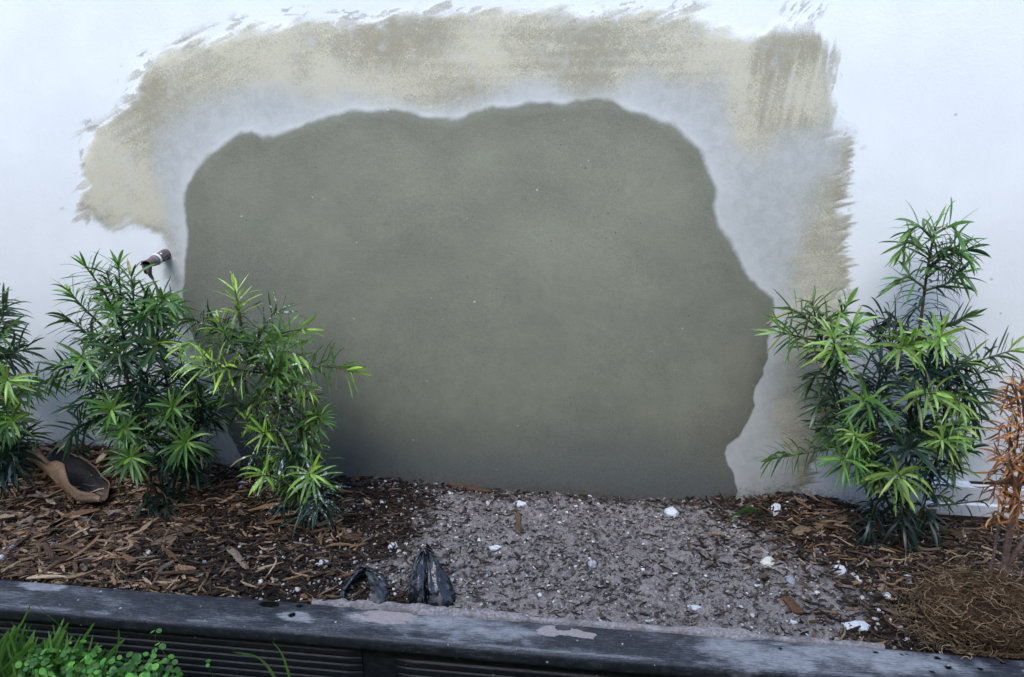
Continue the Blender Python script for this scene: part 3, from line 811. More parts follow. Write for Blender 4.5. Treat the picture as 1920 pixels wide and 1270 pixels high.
    for sh in shoots:
        pts = [P(p) for p in sh['p']]
        if len(pts) == 2:
            mid = (pts[0] + pts[1]) / 2 + np.array([0, 0, 0.012]) + R.normal(0, .004, 3); pts = [pts[0], mid, pts[1]]
        path, s = smooth_path(pts, .003)
        v, fc = tube(path, np.linspace(.0026, .0012, len(path)), 6)
        dest[0] = Mesher(); dest[0].add(v, fc, np.array([0.07, 0.085, 0.03]) if not dead else np.array([0.16, 0.09, 0.06]))
        leafy(path, s, sh.get('t0', .25), 1.0, sh.get('tone', 'd'), sh.get('L', .062), sh.get('new', .6), sh.get('droop', .6), sh.get('spc', spacing * (1.5 if dead else 1)))
        so = dest[0].out('shoot', leafmat, root)
        if sh.get('new', .6) > .9 and not dead: so['label'] = 'bright lime green fresh shoot'
    return root

def S(*p, **k): return dict(p=list(p), **k)

# tall shrub, right of the patch
shrub('tall dark green yew-leaved shrub with a high leading shoot right of the cement patch', -0.135,
  [S((1700, 1005, 0), (1702, 900, 0), (1706, 780, .0), (1718, 680, .01), (1728, 590, .015), (1740, 500, .02), (1754, 425, .02), r=.0055, t0=.42, tone='d', new=.45, droop=.75),
   S((1650, 1000, .01), (1620, 900, .01), (1585, 790, .01), (1556, 690, .01), (1535, 620, .01), (1522, 565, .01), r=.0045, t0=.45, tone='d', new=.4, droop=.7),
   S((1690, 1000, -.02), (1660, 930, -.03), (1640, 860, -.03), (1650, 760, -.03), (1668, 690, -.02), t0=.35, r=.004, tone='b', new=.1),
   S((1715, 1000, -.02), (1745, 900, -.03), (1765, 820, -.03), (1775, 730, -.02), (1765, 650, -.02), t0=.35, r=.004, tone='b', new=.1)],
  [S((1535, 640), (1500, 632), (1458, 622, -.02), tone='m', new=.5), S((1540, 650), (1570, 600), (1590, 572), tone='m', new=.35), S((1550, 680), (1565, 650, -.05), (1560, 632, -.08), tone='l', new=1, spc=.0036),
   S((1560, 700), (1590, 640, -.03), (1600, 605, -.05), tone='m', new=.6), S((1528, 610), (1495, 585, .01), (1478, 580, .01), tone='m', new=.3),
   S((1722, 640), (1770, 615), (1812, 595, .0), tone='d', new=.25, droop=.2), S((1722, 640), (1680, 605), (1640, 595), tone='b', new=.1), S((1712, 720), (1790, 692), (1850, 672), (1905, 655), tone='d', new=.95, t0=.15, L=.058),
   S((1712, 720), (1800, 720), (1850, 740), tone='d', new=.1), S((1742, 490), (1785, 465), (1812, 480), tone='m', new=.2), S((1744, 480), (1705, 455), (1690, 470), tone='m', new=.5), S((1750, 450), (1722, 425), (1700, 440), tone='m', new=.3),
   S((1735, 540), (1700, 520), (1678, 535), tone='m', new=.2), S((1735, 545), (1780, 530), (1795, 515), tone='d', new=.1), S((1750, 440), (1785, 425), (1800, 450), tone='m', new=.2), S((1738, 520), (1770, 500), (1810, 515), tone='m', new=.1),
   S((1640, 850), (1585, 835), (1520, 848), (1440, 862), tone='m', new=.25, t0=.35, droop=.8, L=.056), S((1650, 780), (1630, 755, -.06), (1617, 752, -.10), tone='m', new=.6, L=.066, spc=.004),
   S((1700, 760), (1730, 740, -.06), (1755, 738, -.10), tone='l', new=1, droop=1.0, spc=.0036), S((1760, 760), (1790, 745, -.04), (1800, 760, -.07), tone='l', new=1, droop=1.1), S((1730, 640), (1690, 650, -.05), (1690, 655, -.07), tone='l', new=.95),
   S((1740, 650), (1760, 635, -.05), (1765, 632, -.07), tone='l', new=.7), S((1640, 880), (1600, 862, -.05), (1575, 862, -.09), tone='m', new=.55, L=.066), S((1660, 930), (1680, 890, -.08), (1692, 898, -.12), tone='l', new=1, droop=1.0, L=.072, spc=.0038),
   S((1620, 850), (1605, 825, -.05), (1602, 815, -.08), tone='l', new=.8, L=.045), S((1690, 860), (1705, 840, -.06), (1712, 842, -.09), tone='b', new=.05, L=.07), S((1760, 850), (1768, 830, -.05), (1765, 825, -.08), tone='l', new=.95, droop=1.1, L=.058),
   S((1765, 830), (1785, 800, -.03), (1800, 800, -.05), tone='l', new=.9, droop=1.0), S((1740, 900), (1775, 870, -.02), (1790, 880, -.02), tone='m', new=.4, droop=.9), S((1740, 950, .05), (1790, 945, .06), (1850, 938, .06), tone='d', new=.4, L=.045, spc=.007),
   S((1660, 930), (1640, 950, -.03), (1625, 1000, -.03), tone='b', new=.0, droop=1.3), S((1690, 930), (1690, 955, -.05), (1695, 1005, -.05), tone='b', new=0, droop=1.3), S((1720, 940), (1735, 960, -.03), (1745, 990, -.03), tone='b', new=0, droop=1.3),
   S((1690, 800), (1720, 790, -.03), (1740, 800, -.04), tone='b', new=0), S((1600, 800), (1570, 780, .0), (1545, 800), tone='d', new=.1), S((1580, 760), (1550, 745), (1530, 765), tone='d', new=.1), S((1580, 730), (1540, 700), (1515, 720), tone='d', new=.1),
   S((1770, 780), (1810, 770), (1830, 800), tone='d', new=.1), S((1770, 720), (1800, 740), (1835, 760), tone='d', new=.15), S((1640, 760), (1650, 700, -.04), (1655, 680, -.05), tone='b', new=0), S((1750, 700), (1730, 690, -.05), (1722, 700, -.07), tone='b', new=0),
   S((1740, 830), (1800, 850), (1820, 840), tone='d', new=.1), S((1610, 720), (1640, 650, .02), (1650, 620, .02), tone='b', new=.0), S((1690, 690), (1670, 650, .0), (1650, 640, .0), tone='b', new=.0), S((1700, 850), (1740, 870, -.05), (1735, 900, -.06), tone='b', new=0, droop=1.0)], 11, fill=6)

# bushy dark shrub, left
shrub('bushy dark green shrub under the broken pipe left of the cement patch', -0.165,
  [S((305, 955, 0), (275, 880, 0), (250, 790, 0), (238, 700, 0), (228, 610, 0), (200, 510, .02), t0=.35, r=.005, tone='d', new=.35, droop=.7),
   S((318, 960, .0), (330, 870, .01), (322, 770, .01), (305, 680, .01), (290, 600, .01), (277, 560, .02), t0=.3, r=.0045, tone='d', new=.2, droop=.7),
   S((300, 955, .02), (250, 860, .02), (205, 760, .02), (180, 690, .02), (170, 620, .02), t0=.4, r=.004, tone='d', new=.2),
   S((325, 955, .03), (350, 880, .02), (365, 800, .02), (355, 720, .03), t0=.3, r=.004, tone='b', new=.1)],
  [S((225, 600), (190, 540), (160, 500), tone='m', new=.25, droop=.5), S((230, 600), (225, 540), (222, 492), tone='m', new=.25, droop=.5), S((240, 610), (250, 560), (246, 515), tone='m', new=.2, droop=.4), S((200, 620), (150, 570), (130, 545), tone='m', new=.4),
   S((190, 650), (145, 610), (125, 600), tone='d', new=.2), S((280, 620), (320, 580), (330, 590), tone='m', new=.3), S((260, 640), (300, 570, -.04), (310, 560, -.06), tone='m', new=.4), S((280, 580, .02), (300, 560, .02), (312, 562, .02), tone='m', new=.2),
   S((200, 720), (165, 680, -.05), (152, 668, -.09), tone='m', new=.75, L=.064, spc=.004), S((240, 800), (215, 775, -.06), (208, 768, -.11), tone='m', new=.75, L=.066, spc=.004), S((250, 830), (235, 810, -.07), (232, 800, -.10), tone='m', new=.6, L=.05),
   S((265, 880), (245, 860, -.06), (245, 858, -.10), tone='m', new=.7, L=.062), S((330, 860), (345, 835, -.05), (350, 828, -.09), tone='m', new=.75, L=.06), S((310, 790), (325, 770, -.05), (322, 762, -.08), tone='m', new=.35), S((245, 700), (225, 665, -.06), (220, 660, -.09), tone='d', new=.25),
   S((270, 680), (290, 650, -.05), (300, 645, -.08), tone='d', new=.3, L=.066), S((240, 650), (215, 590, -.04), (212, 580, -.06), tone='m', new=.3), S((230, 740), (180, 740, -.02), (140, 770, -.03), tone='d', new=.1), S((230, 700), (130, 690, .0), (105, 700, .0), tone='d', new=.2),
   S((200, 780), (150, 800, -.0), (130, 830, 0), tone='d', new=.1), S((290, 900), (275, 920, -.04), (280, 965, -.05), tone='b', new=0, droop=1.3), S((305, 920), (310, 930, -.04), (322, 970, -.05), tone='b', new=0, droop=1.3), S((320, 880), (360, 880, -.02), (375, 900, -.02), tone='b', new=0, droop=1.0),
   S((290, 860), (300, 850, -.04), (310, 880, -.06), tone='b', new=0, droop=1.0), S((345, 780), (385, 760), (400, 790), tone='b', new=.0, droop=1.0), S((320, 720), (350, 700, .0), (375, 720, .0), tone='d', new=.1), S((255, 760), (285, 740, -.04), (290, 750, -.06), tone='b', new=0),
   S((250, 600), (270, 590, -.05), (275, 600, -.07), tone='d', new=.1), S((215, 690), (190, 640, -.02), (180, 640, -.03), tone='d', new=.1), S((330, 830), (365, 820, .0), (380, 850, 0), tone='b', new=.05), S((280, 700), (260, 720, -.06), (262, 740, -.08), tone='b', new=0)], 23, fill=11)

# leaning paint-splashed shrub
shrub('leaning pale green shrub with white paint splashes in front of the cement patch', -0.20,
  [S((622, 985, 0), (606, 930, 0), (586, 860, 0), (556, 790, .0), (522, 735, .0), (486, 690, .0), (458, 640, .01), (444, 565, .02), t0=.18, r=.005, tone='d', new=.9, droop=.55, taper=.45),
   S((600, 985, .02), (575, 930, .02), (540, 870, .03), (505, 810, .03), (480, 750, .03), t0=.2, r=.0035, tone='b', new=.1)],
  [S((452, 610), (446, 570), (440, 540, 0), tone='l', new=1, droop=.3, L=.055, spc=.0036), S((500, 705), (560, 690, -.02), (620, 688, -.03), (662, 698, -.04), tone='m', new=1, t0=.3, droop=.45, L=.06), S((475, 660), (530, 625, -.02), (575, 618, -.03), tone='m', new=.8, L=.055, droop=.4),
   S((470, 650), (505, 600, .02), (530, 580, .03), tone='d', new=.15, droop=.2), S((480, 680), (420, 650, -.03), (370, 640, -.05), (340, 650, -.06), tone='m', new=1, L=.06), S((490, 700), (430, 690, -.05), (380, 672, -.08), tone='l', new=.95, L=.06, spc=.0036),
   S((460, 670), (400, 690, -.06), (350, 680, -.09), tone='l', new=1, L=.06, droop=.9, spc=.0036), S((465, 650), (430, 640, -.03), (410, 600, -.03), tone='m', new=.6), S((455, 640), (390, 610, .0), (330, 600, .0), tone='d', new=.3), S((520, 740), (560, 720, -.04), (580, 735, -.06), tone='m', new=.9, L=.05),
   S((500, 690), (530, 660, -.04), (565, 670, -.05), tone='m', new=.6), S((570, 810), (600, 785, -.01), (592, 775, -.02), tone='m', new=.3, L=.04), S((550, 800), (505, 810, -.05), (488, 812, -.08), tone='m', new=.8, L=.055), S((520, 770), (470, 790, -.03), (460, 780, -.04), tone='m', new=.8, L=.045),
   S((600, 920), (585, 895, -.05), (580, 888, -.09), tone='m', new=1, L=.066, spc=.004), S((580, 930), (510, 895, -.03), (490, 892, -.06), tone='m', new=.8, L=.062), S((605, 950), (575, 950, -.03), (560, 970, -.04), tone='b', new=0, droop=1.2), S((590, 930), (545, 930, -.02), (530, 950, -.03), tone='b', new=0, droop=1.2),
   S((600, 950), (600, 930, -.04), (590, 960, -.05), tone='b', new=0, droop=1.3), S((510, 740), (450, 760, .01), (420, 750, .01), tone='d', new=.1, droop=1.0), S((540, 790), (500, 750, -.03), (480, 750, -.04), tone='d', new=.1), S((520, 840), (480, 850, -.01), (470, 870, -.01), tone='b', new=0, droop=.9),
   S((480, 690), (450, 710, -.04), (420, 730, -.05), tone='d', new=.2), S((490, 690), (520, 700, -.05), (530, 690, -.06), tone='d', new=.3), S((560, 860), (540, 840, -.04), (535, 860, -.05), tone='b', new=0), S((470, 670), (490, 640, -.04), (500, 650, -.05), tone='d', new=.3)], 37, M_LEAF_SPLASH, .0031, np.array([1.6, 1.45, 1.1]), fill=12)

# shrub cut by the left edge of the picture
shrub('green shrub behind the curved bark piece at the far left of the bed', -0.15,
  [S((-10, 950, 0), (-12, 860, 0), (-15, 760, 0), (-12, 650, 0), (-15, 560, 0), t0=.3, r=.005, tone='d', new=.3, droop=.6), S((-30, 950, .02), (-60, 850, .02), (-75, 720, .02), (-80, 600, .03), t0=.3, r=.0045, tone='d', new=.3)],
  [S((-12, 640), (5, 590), (12, 570), tone='d', new=.1), S((-12, 680), (30, 660, -.02), (55, 655, -.02), tone='d', new=.1), S((-10, 760), (10, 720, -.06), (15, 712, -.10), tone='l', new=1, L=.06, spc=.0036), S((-10, 780), (40, 735, -.02), (105, 712, -.03), tone='m', new=.4, L=.055, droop=.8),
   S((-10, 820), (15, 795, -.05), (25, 788, -.08), tone='m', new=.8, L=.055), S((-10, 850), (40, 820), (62, 815, .0), tone='d', new=.3), S((-10, 860), (20, 850, -.05), (30, 880, -.08), tone='b', new=0, droop=1.3, L=.08), S((-15, 870), (0, 860, -.05), (5, 900, -.08), tone='b', new=0, droop=1.3, L=.08),
   S((-20, 700), (-40, 660, -.04), (-50, 650, -.06), tone='m', new=.6), S((-60, 800), (-50, 780, -.06), (-50, 770, -.09), tone='m', new=.6), S((-20, 740), (20, 760, -.0), (45, 790, -.0), tone='d', new=.1), S((-75, 700), (-30, 600, 0), (-25, 590, 0), tone='d', new=.3)], 41, fill=12)

# uprooted dead shrub with its root ball, right edge
def dead_shrub():
    root = shrub('uprooted dead shrub with rust brown leaves and a bare root ball by the edging', -0.30,
      [S((1882, 1062, 0), (1893, 1000, .0), (1908, 920, .02), (1925, 830, .04), (1915, 720, .05), t0=.42, r=.0075, taper=.4, L=.052, droop=.8, spc=.0034),
       S((1890, 1064, 0), (1915, 1020, .0), (1950, 975, .02), (1990, 900, .04), t0=.8, r=.0065, taper=.5, L=.05, spc=.008),
       S((1862, 1048, .02), (1868, 1010, .03), (1880, 960, .04), (1890, 880, .05), (1895, 790, .06), t0=.42, r=.0035, taper=.5, L=.05, droop=.9, spc=.0042)],
      [S((1900, 900, .03), (1880, 860, .03), (1868, 850, .02), L=.045, droop=1.0), S((1905, 860, .03), (1885, 800, .02), (1870, 815, .02), L=.05, droop=1.1), S((1910, 800, .04), (1890, 745, .03), (1882, 760, .02), L=.05, droop=.9), S((1895, 930, .03), (1870, 905, .03), (1862, 930, .03), L=.05, droop=.8),
       S((1912, 780, .05), (1905, 730, .04), (1900, 720, .04), L=.045), S((1900, 880, .03), (1920, 850, .0), (1925, 860, .0), L=.05), S((1890, 960, .03), (1905, 930, .0), (1912, 945, .0), L=.045), S((1880, 970, .03), (1865, 960, .02), (1858, 990, .02), L=.045, droop=1.0),
       S((1905, 840, .02), (1912, 800, -.01), (1915, 810, -.01), L=.05), S((1912, 760, .05), (1895, 720, .05), (1885, 735, .05), L=.05), S((1920, 780, .05), (1925, 710, .05), (1918, 690, .05), L=.05), S((1895, 900, .05), (1875, 880, .05), (1860, 890, .05), L=.05, droop=1.0), S((1900, 880, .0), (1892, 860, -.02), (1890, 880, -.03), L=.05, droop=1.0), S((1915, 960, .02), (1912, 940, -.01), (1905, 985, -.02), L=.05, droop=1.2), S((1930, 900, .03), (1922, 870, .0), (1918, 900, -.01), L=.05, droop=1.0)], 53, M_DEADLEAF, dead=True)
    R = np.random.default_rng(5)
    c = on_z(1815, 1150, 0.035); c = np.array([c[0] + .030, c[1] + .012, 0.034])
    rad = np.array([0.104, 0.086, 0.054])
    # lumpy heart of the ball
    nu, nv = 60, 36
    u = np.linspace(0, 2 * math.pi, nu, endpoint=False); v = np.linspace(0.02, math.pi - .02, nv)
    Ug, Vg = np.meshgrid(u, v, indexing='ij')
    D = np.stack([np.cos(Ug) * np.sin(Vg), np.sin(Ug) * np.sin(Vg), np.cos(Vg)], -1)
    k = 0.72 + 0.42 * (fbm(Ug * 2.5, Vg * 4, 77, 4) - .5) 
    k[-1] = k[-1]
    vv = c + D * rad * k[..., None]
    i = np.arange(nu)[:, None] * nv; i2 = ((np.arange(nu) + 1) % nu)[:, None] * nv; j = np.arange(nv - 1)[None]
    f = np.stack([i + j, i2 + j, i2 + j + 1, i + j + 1], -1).reshape(-1, 4)
    ms = Mesher(); ms.add(vv.reshape(-1, 3), f, np.array([0.035, 0.022, 0.012])); core = ms.out('root_ball', M_MULCH, root)
    rt = Mesher()
    for q in range(2100):
        d = unit(R.normal(size=3)); d[2] = abs(d[2]) * .9 - .15; d = unit(d)
        lump = .78 + .44 * float(fbm(np.array([math.atan2(d[1], d[0]) * 1.6 + 9]), np.array([d[2] * 2.4 + 3]), 78, 3)[0])
        kk = R.uniform(.70, 1.04) * lump
        p = d * kk; t = unit(np.cross(d, R.normal(size=3)))
        n = R.integers(7, 16); st = R.uniform(.045, .085)
        pts = []
        fly = R.random() < .30
        for a in range(n):
            pts.append(c + p * rad)
            t = unit(t + R.normal(0, .75, 3)); t = unit(t - d * (t @ d) * (0.0 if fly else .8))
            p = p + t * st * (1.15 if fly else 1); 
            if not fly: p = p / np.linalg.norm(p) * (kk + R.normal(0, .015)); d = unit(p)
        pts = np.array(pts); pts[:, 2] = np.maximum(pts[:, 2], -0.004 + 0.01 * R.random())
        big = R.random()
        r = .0004 + .0007 * big ** 4 + .0002 * R.random()
        vtx, fc = tube(pts, np.linspace(r, r * .5, n), 3, False)
        col = np.array([.165, .098, .052]) * R.uniform(.25, 1.4) if big < .82 else np.array([.36, .245, .14]) * R.uniform(.7, 1.2)
        rt.add(vtx, fc, col)
    for q in range(240):                                   # broken ends fraying out into the mulch
        a = R.uniform(1.6, 5.6); r0 = R.uniform(.8, 1.35)
        p = c + np.array([math.cos(a) * rad[0] * r0, math.sin(a) * rad[1] * r0, 0]); t = R.uniform(0, 6.28); pts = []
        for w in range(10):
            t += R.normal(0, .5); p = p + np.array([math.cos(t), math.sin(t), 0]) * .0055
            if p[1] < edge_back(p[0]) + .004: p[1] = edge_back(p[0]) + .004
            pts.append([p[0], p[1], float(ground_z(p[0], p[1])) + .006 + .010 * abs(math.sin(w * .5 + q))])
        vtx, fc = tube(np.array(pts), np.linspace(.0007, .0004, 10), 3, False); rt.add(vtx, fc, np.array([.26, .175, .10]) * R.uniform(.4, 1.4))
    # loose wandering roots round the ball
    for px0, py0, px1, py1 in [(1690, 1050, 1740, 1040), (1770, 1045, 1860, 1035), (1725, 1165, 1760, 1170), (1830, 1215, 1800, 1225), (1700, 1010, 1705, 1052), (1720, 1120, 1700, 1160), (1820, 1205, 1835, 1222), (1735, 1130, 1755, 1170), (1790, 1200, 1780, 1222), (1850, 1040, 1800, 1030), (1715, 1150, 1690, 1140)]:
        A, B = on_z(px0, py0, .01), on_z(px1, py1, .01)
        t = np.linspace(0, 1, 14)[:, None]
        pts = A * (1 - t) + B * t; pts = pts + np.cumsum(R.normal(0, .0022, (14, 3)), 0)
        pts[:, 2] = ground_z(pts[:, 0], pts[:, 1]) + .008 + .022 * np.sin(t[:, 0] * math.pi) * R.random()
        vtx, fc = tube(pts, np.linspace(.0012, .0006, 14), 4, False); rt.add(vtx, fc, np.array([.45, .33, .20]))
    rt.out('fine_roots', M_ROOT, core)
dead_shrub()

# ------------------------------------------------------------------ mulch, grit
def shards(x, y, z, L, w, h, yaw, tilt, bend, cols, seed):
    R = np.random.default_rng(seed); n = len(x); k = 5
    t = np.linspace(-.5, .5, k)
    wid = np.array([.45, .95, 1.0, .85, .3])[None] * R.uniform(.7, 1.2, (n, k))
    hh = np.array([.4, .9, 1.0, .9, .3])[None] * R.uniform(.7, 1.2, (n, k))
    lx = t[None] * L[:, None]
    ly = bend[:, None] * (t[None] ** 2 - .08) * L[:, None] + R.normal(0, .12, (n, k)) * w[:, None]
    lz = tilt[:, None] * lx + R.normal(0, .5, (n, 1)) * (t[None] ** 2) * L[:, None] * .25
    roll = R.normal(0, .55, (n, 1)) + R.normal(0, .2, (n, k))
    q = np.array([(-1, -1), (1, -1), (1, 1), (-1, 1)]) * .5
    cy = q[None, None, :, 0] * (wid * w[:, None])[..., None]; cz = q[None, None, :, 1] * (hh * h[:, None])[..., None]
    cr, sr = np.cos(roll)[..., None], np.sin(roll)[..., None]
    yy = ly[..., None] + cy * cr - cz * sr; zz = lz[..., None] + cy * sr + cz * cr
    xx = np.broadcast_to(lx[..., None], yy.shape)
    c, s = np.cos(yaw)[:, None, None], np.sin(yaw)[:, None, None]
    V = np.stack([x[:, None, None] + xx * c - yy * s, y[:, None, None] + xx * s + yy * c, z[:, None, None] + zz], -1)
    b = (np.arange(n) * k * 4)[:, None, None]; i = (np.arange(k - 1) * 4)[None, :, None]; j = np.arange(4)[None, None]; j2 = (j + 1) % 4
    F = np.stack([b + i + j, b + i + j2, b + i + 4 + j2, b + i + 4 + j], -1).reshape(-1, 4)
    bb = np.arange(n)[:, None] * k * 4
    caps = np.concatenate([bb + np.array([[3, 2, 1, 0]]), bb + np.array([[16, 17, 18, 19]])])
    return V.reshape(-1, 3), np.concatenate([F, caps]), np.repeat(cols, k * 4, 0)

def palette(kind, n, R):
    P = {'left': [[.14, .082, .047], [.085, .053, .035], [.23, .138, .078], [.34, .225, .135], [.22, .175, .14], [.05, .033, .024], [.44, .32, .205]],
         'dark': [[.025, .017, .013], [.04, .027, .02], [.06, .04, .028], [.018, .013, .011], [.10, .065, .042], [.15, .11, .08]],
         'sand': [[.03, .023, .02], [.045, .035, .03], [.022, .018, .017], [.08, .055, .04], [.12, .095, .08]]}[kind]
    wts = {'left': [.22, .2, .2, .12, .1, .1, .06], 'dark': [.28, .24, .18, .14, .1, .06], 'sand': [.3, .25, .2, .13, .12]}[kind]
    return np.array(P)[R.choice(len(P), n, p=wts)] * R.uniform(.7, 1.35, (n, 1))

def scatter_mulch():
    R = np.random.default_rng(99)
    Vs, Fs, Cs, off = [], [], [], 0
    def lay(n, dens, kind, Lr, wr, hr, lift, seed, pw=1.6):
        nonlocal off
        x = R.uniform(-1.55, 1.08, n * 4); y = R.uniform(-0.47, -0.004, n * 4)
        ok = (R.random(n * 4) < dens(x, y)) & (y > edge_back(x) + .006)
        x, y = x[ok][:n], y[ok][:n]; n = len(x)
        L = Lr[0] + (Lr[1] - Lr[0]) * R.random(n) ** pw
        w = np.minimum(R.uniform(*wr, n), L * .4); h = R.uniform(*hr, n)
        yaw = R.uniform(0, 6.283, n) * .55 + R.normal(0, .5, n)
        yaw = np.where(R.random(n) < .55, R.normal(0.1, .55, n), R.uniform(0, 6.283, n))
        # keep blades off the wall and off the edging
        over = np.maximum(np.abs(np.sin(yaw)) * L / 2 + y + .004, 0); y = y - over
        lo = np.maximum(edge_back(x) + .004 - (y - np.abs(np.sin(yaw)) * L / 2), 0); y = np.minimum(y + lo, -.003)
        z = ground_z(x, y) + R.random(n) ** 1.5 * lift + h * .4
        tilt = R.normal(0, .13, n)
        V, F, c = shards(x, y, z, L, w, h, yaw, tilt, R.normal(0, .3, n), palette(kind, n, R), seed)
        Vs.append(V); Fs.append(F + off); Cs.append(c); off += len(V)
    lx = lambda x: sstep(-.35, -.62, x)
    left = lambda x, y: mulchy(x, y) * sstep(-.20, -.45, x) 
    lefthi = lambda x, y: sstep(-.62, -.98, x + (fbm(x * 6, y * 6, 5, 3) - .5) * .8) * sstep(.05, -.12, y + .02) + .10 * sstep(-.4, -.5, x)
    right = lambda x, y: mulchy(x, y) * sstep(.2, .35, x)
    rim = lambda x, y: mulchy(x, y) * sstep(-.45, -.35, x) * sstep(.45, .3, x)
    lay(6400, left, 'dark', (.008, .045), (.0015, .006), (.001, .003), .012, 1)
    lay(5200, lefthi, 'left', (.012, .055), (.0018, .007), (.001, .003), .016, 2)
    lay(420, lefthi, 'left', (.04, .085), (.005, .012), (.0015, .004), .020, 3)
    lay(4200, right, 'dark', (.008, .045), (.0015, .006), (.001, .003), .012, 4)
    lay(1500, right, 'left', (.012, .055), (.0016, .006), (.001, .003), .014, 5)
    lay(2600, rim, 'dark', (.006, .035), (.0015, .006), (.001, .003), .006, 6)
    lay(3900, lambda x, y: (1 - mulchy(x, y)) * (.25 + 1.1 * sstep(.42, .62, fbm(x * 12, y * 12, 8, 3))), 'sand', (.003, .018), (.0007, .0026), (.0008, .002), .003, 7, 2.2)
    lay(240, lambda x, y: (1 - mulchy(x, y)), 'dark', (.02, .045), (.0015, .004), (.001, .0025), .005, 8)
    o = build('mulch', np.concatenate(Vs), np.concatenate(Fs), M_MULCH, None, np.concatenate(Cs), None, False)
    o['kind'] = 'stuff'
    # crumbs of sand, grit and plaster
    def crumbs(name, n, dens, smin, smax, cols, seed, mat, flat=.6):
        R2 = np.random.default_rng(seed)
        x = R2.uniform(-1.5, 1.05, n * 5); y = R2.uniform(-.455, -.006, n * 5)
        ok = (R2.random(n * 5) < dens(x, y)) & (y > edge_back(x) + .004); x, y = x[ok][:n], y[ok][:n]; n = len(x)
        s = smin + (smax - smin) * R2.random(n) ** 3
        O = np.array([(1, 0, 0), (0, 1, 0), (-1, 0, 0), (0, -1, 0), (.1, 0, 1), (0, .1, -1), (.6, .6, .5), (-.6, .55, .5), (-.55, -.6, .45), (.6, -.55, .5)], float)
        tri = np.array([(0, 1, 6), (1, 2, 7), (2, 3, 8), (3, 0, 9), (4, 6, 7), (4, 7, 8), (4, 8, 9), (4, 9, 6), (0, 6, 9), (1, 7, 6), (2, 8, 7), (3, 9, 8), (1, 0, 5), (2, 1, 5), (3, 2, 5), (0, 3, 5)])
        a = R2.uniform(0, 6.28, n)
        v = O[None] * R2.uniform(.65, 1.35, (n, 10, 3)) * s[:, None, None] * np.stack([R2.uniform(.7, 1.3, n), R2.uniform(.6, 1.1, n), np.full(n, flat)], 1)[:, None]
        ca, sa = np.cos(a)[:, None], np.sin(a)[:, None]
        vx = v[..., 0] * ca - v[..., 1] * sa; vy = v[..., 0] * sa + v[..., 1] * ca
        vz = v[..., 2] + v[..., 0] * R2.normal(0, .3, n)[:, None]
        z = ground_z(x, y) + s * .25 + R2.random(n) * .004
        V = np.stack([vx + x[:, None], np.minimum(vy + y[:, None], -.002), vz + z[:, None]], -1)
        F = (np.arange(n)[:, None, None] * 10 + tri[None]).reshape(-1, 3)
        cc = np.array(cols)[R2.integers(0, len(cols), n)] * R2.uniform(.75, 1.15, (n, 1))
        o = build(name, V.reshape(-1, 3), F, mat, None, np.repeat(cc, 10, 0), None, False); o['kind'] = 'stuff'
    crumbs('soil_crumbs', 17000, lambda x, y: 1 - .75 * mulchy(x, y),   .0008, .0055, [[.23, .20, .187], [.30, .265, .25], [.145, .125, .115], [.07, .06, .053]], 3, M_MULCH, .7)
    crumbs('plaster_grit', 3400, lambda x, y: .45 + .55 * np.exp(-((x + .35) / .25) ** 2) * 1.0 + .2 * (x > .3) - .25 * (x < -.7), .0006, .0048, [[.66, .66, .65], [.58, .58, .58], [.68, .65, .60]], 4, M_CHIP, .55)
scatter_mulch()

# ------------------------------------------------------------------ separate bits of debris
def flake(name, px, py, wpx, hpx, label, cat, group, seed, col=(.70, .71, .70), n=9, thick=.35, rot=None, lift=0.0, sharp=.35, tilt=.35):
    R = np.random.default_rng(seed)
    c = on_z(px, py, 0.0)
    z = float(ground_z(c[0], min(c[1], -.01))); c = on_z(px, py, z + .006)
    k = np.linalg.norm(c - _CAM) / _FOC
    rx, ry = wpx * k / 2, hpx * k / 2 * 1.35
    th = np.sort(np.arange(n) / n * 6.283 + R.normal(0, .22, n)); rr = R.uniform(1 - sharp, 1 + sharp * .5, n)
    ox, oy = np.cos(th) * rr * rx, np.sin(th) * rr * ry
    t = min(rx, ry) * thick
    lev = [(.86, -1), (1.0, -.35), (.97, .45), (.72, .95)]
    rings = [np.stack([ox * a + R.normal(0, rx * .05, n), oy * a + R.normal(0, ry * .05, n), np.full(n, b * t) + R.normal(0, t * .28, n)], 1) for a, b in lev]
    v = np.concatenate(rings + [[[0, 0, -t]], [[R.normal(0, rx * .2), R.normal(0, ry * .2), t * 1.15]]])
    a = R.normal(0, tilt) ; b = R.uniform(.05, tilt + .1)
    Rx = np.array([[1, 0, 0], [0, math.cos(b), -math.sin(b)], [0, math.sin(b), math.cos(b)]]); Ry = np.array([[math.cos(a * .5), 0, math.sin(a * .5)], [0, 1, 0], [-math.sin(a * .5), 0, math.cos(a * .5)]])
    v = v @ (Ry @ Rx).T
    if rot is not None:
        cr, sr = math.cos(rot), math.sin(rot); v = v @ np.array([[cr, sr, 0], [-sr, cr, 0], [0, 0, 1]])
    i = np.arange(3)[:, None] * n; j = np.arange(n)[None]; j2 = (j + 1) % n
    F = np.stack([i + j, i + j2, i + n + j2, i + n + j], -1).reshape(-1, 4)
    jj = np.arange(n); jn = (jj + 1) % n
    T = np.concatenate([np.stack([np.full(n, 4 * n), jn, jj], 1), np.stack([np.full(n, 4 * n + 1), 3 * n + jj, 3 * n + jn], 1)])
    base = np.array([c[0], min(c[1], -.012), z + lift + t * .6])
    cols = np.tile(np.array(col), (len(v), 1)) * R.uniform(.85, 1.1, (len(v), 1))
    o = build(name, v, [F, T], M_CHIP, None, cols, None, False)
    o.location = base
    return tag(o, label, cat, group)

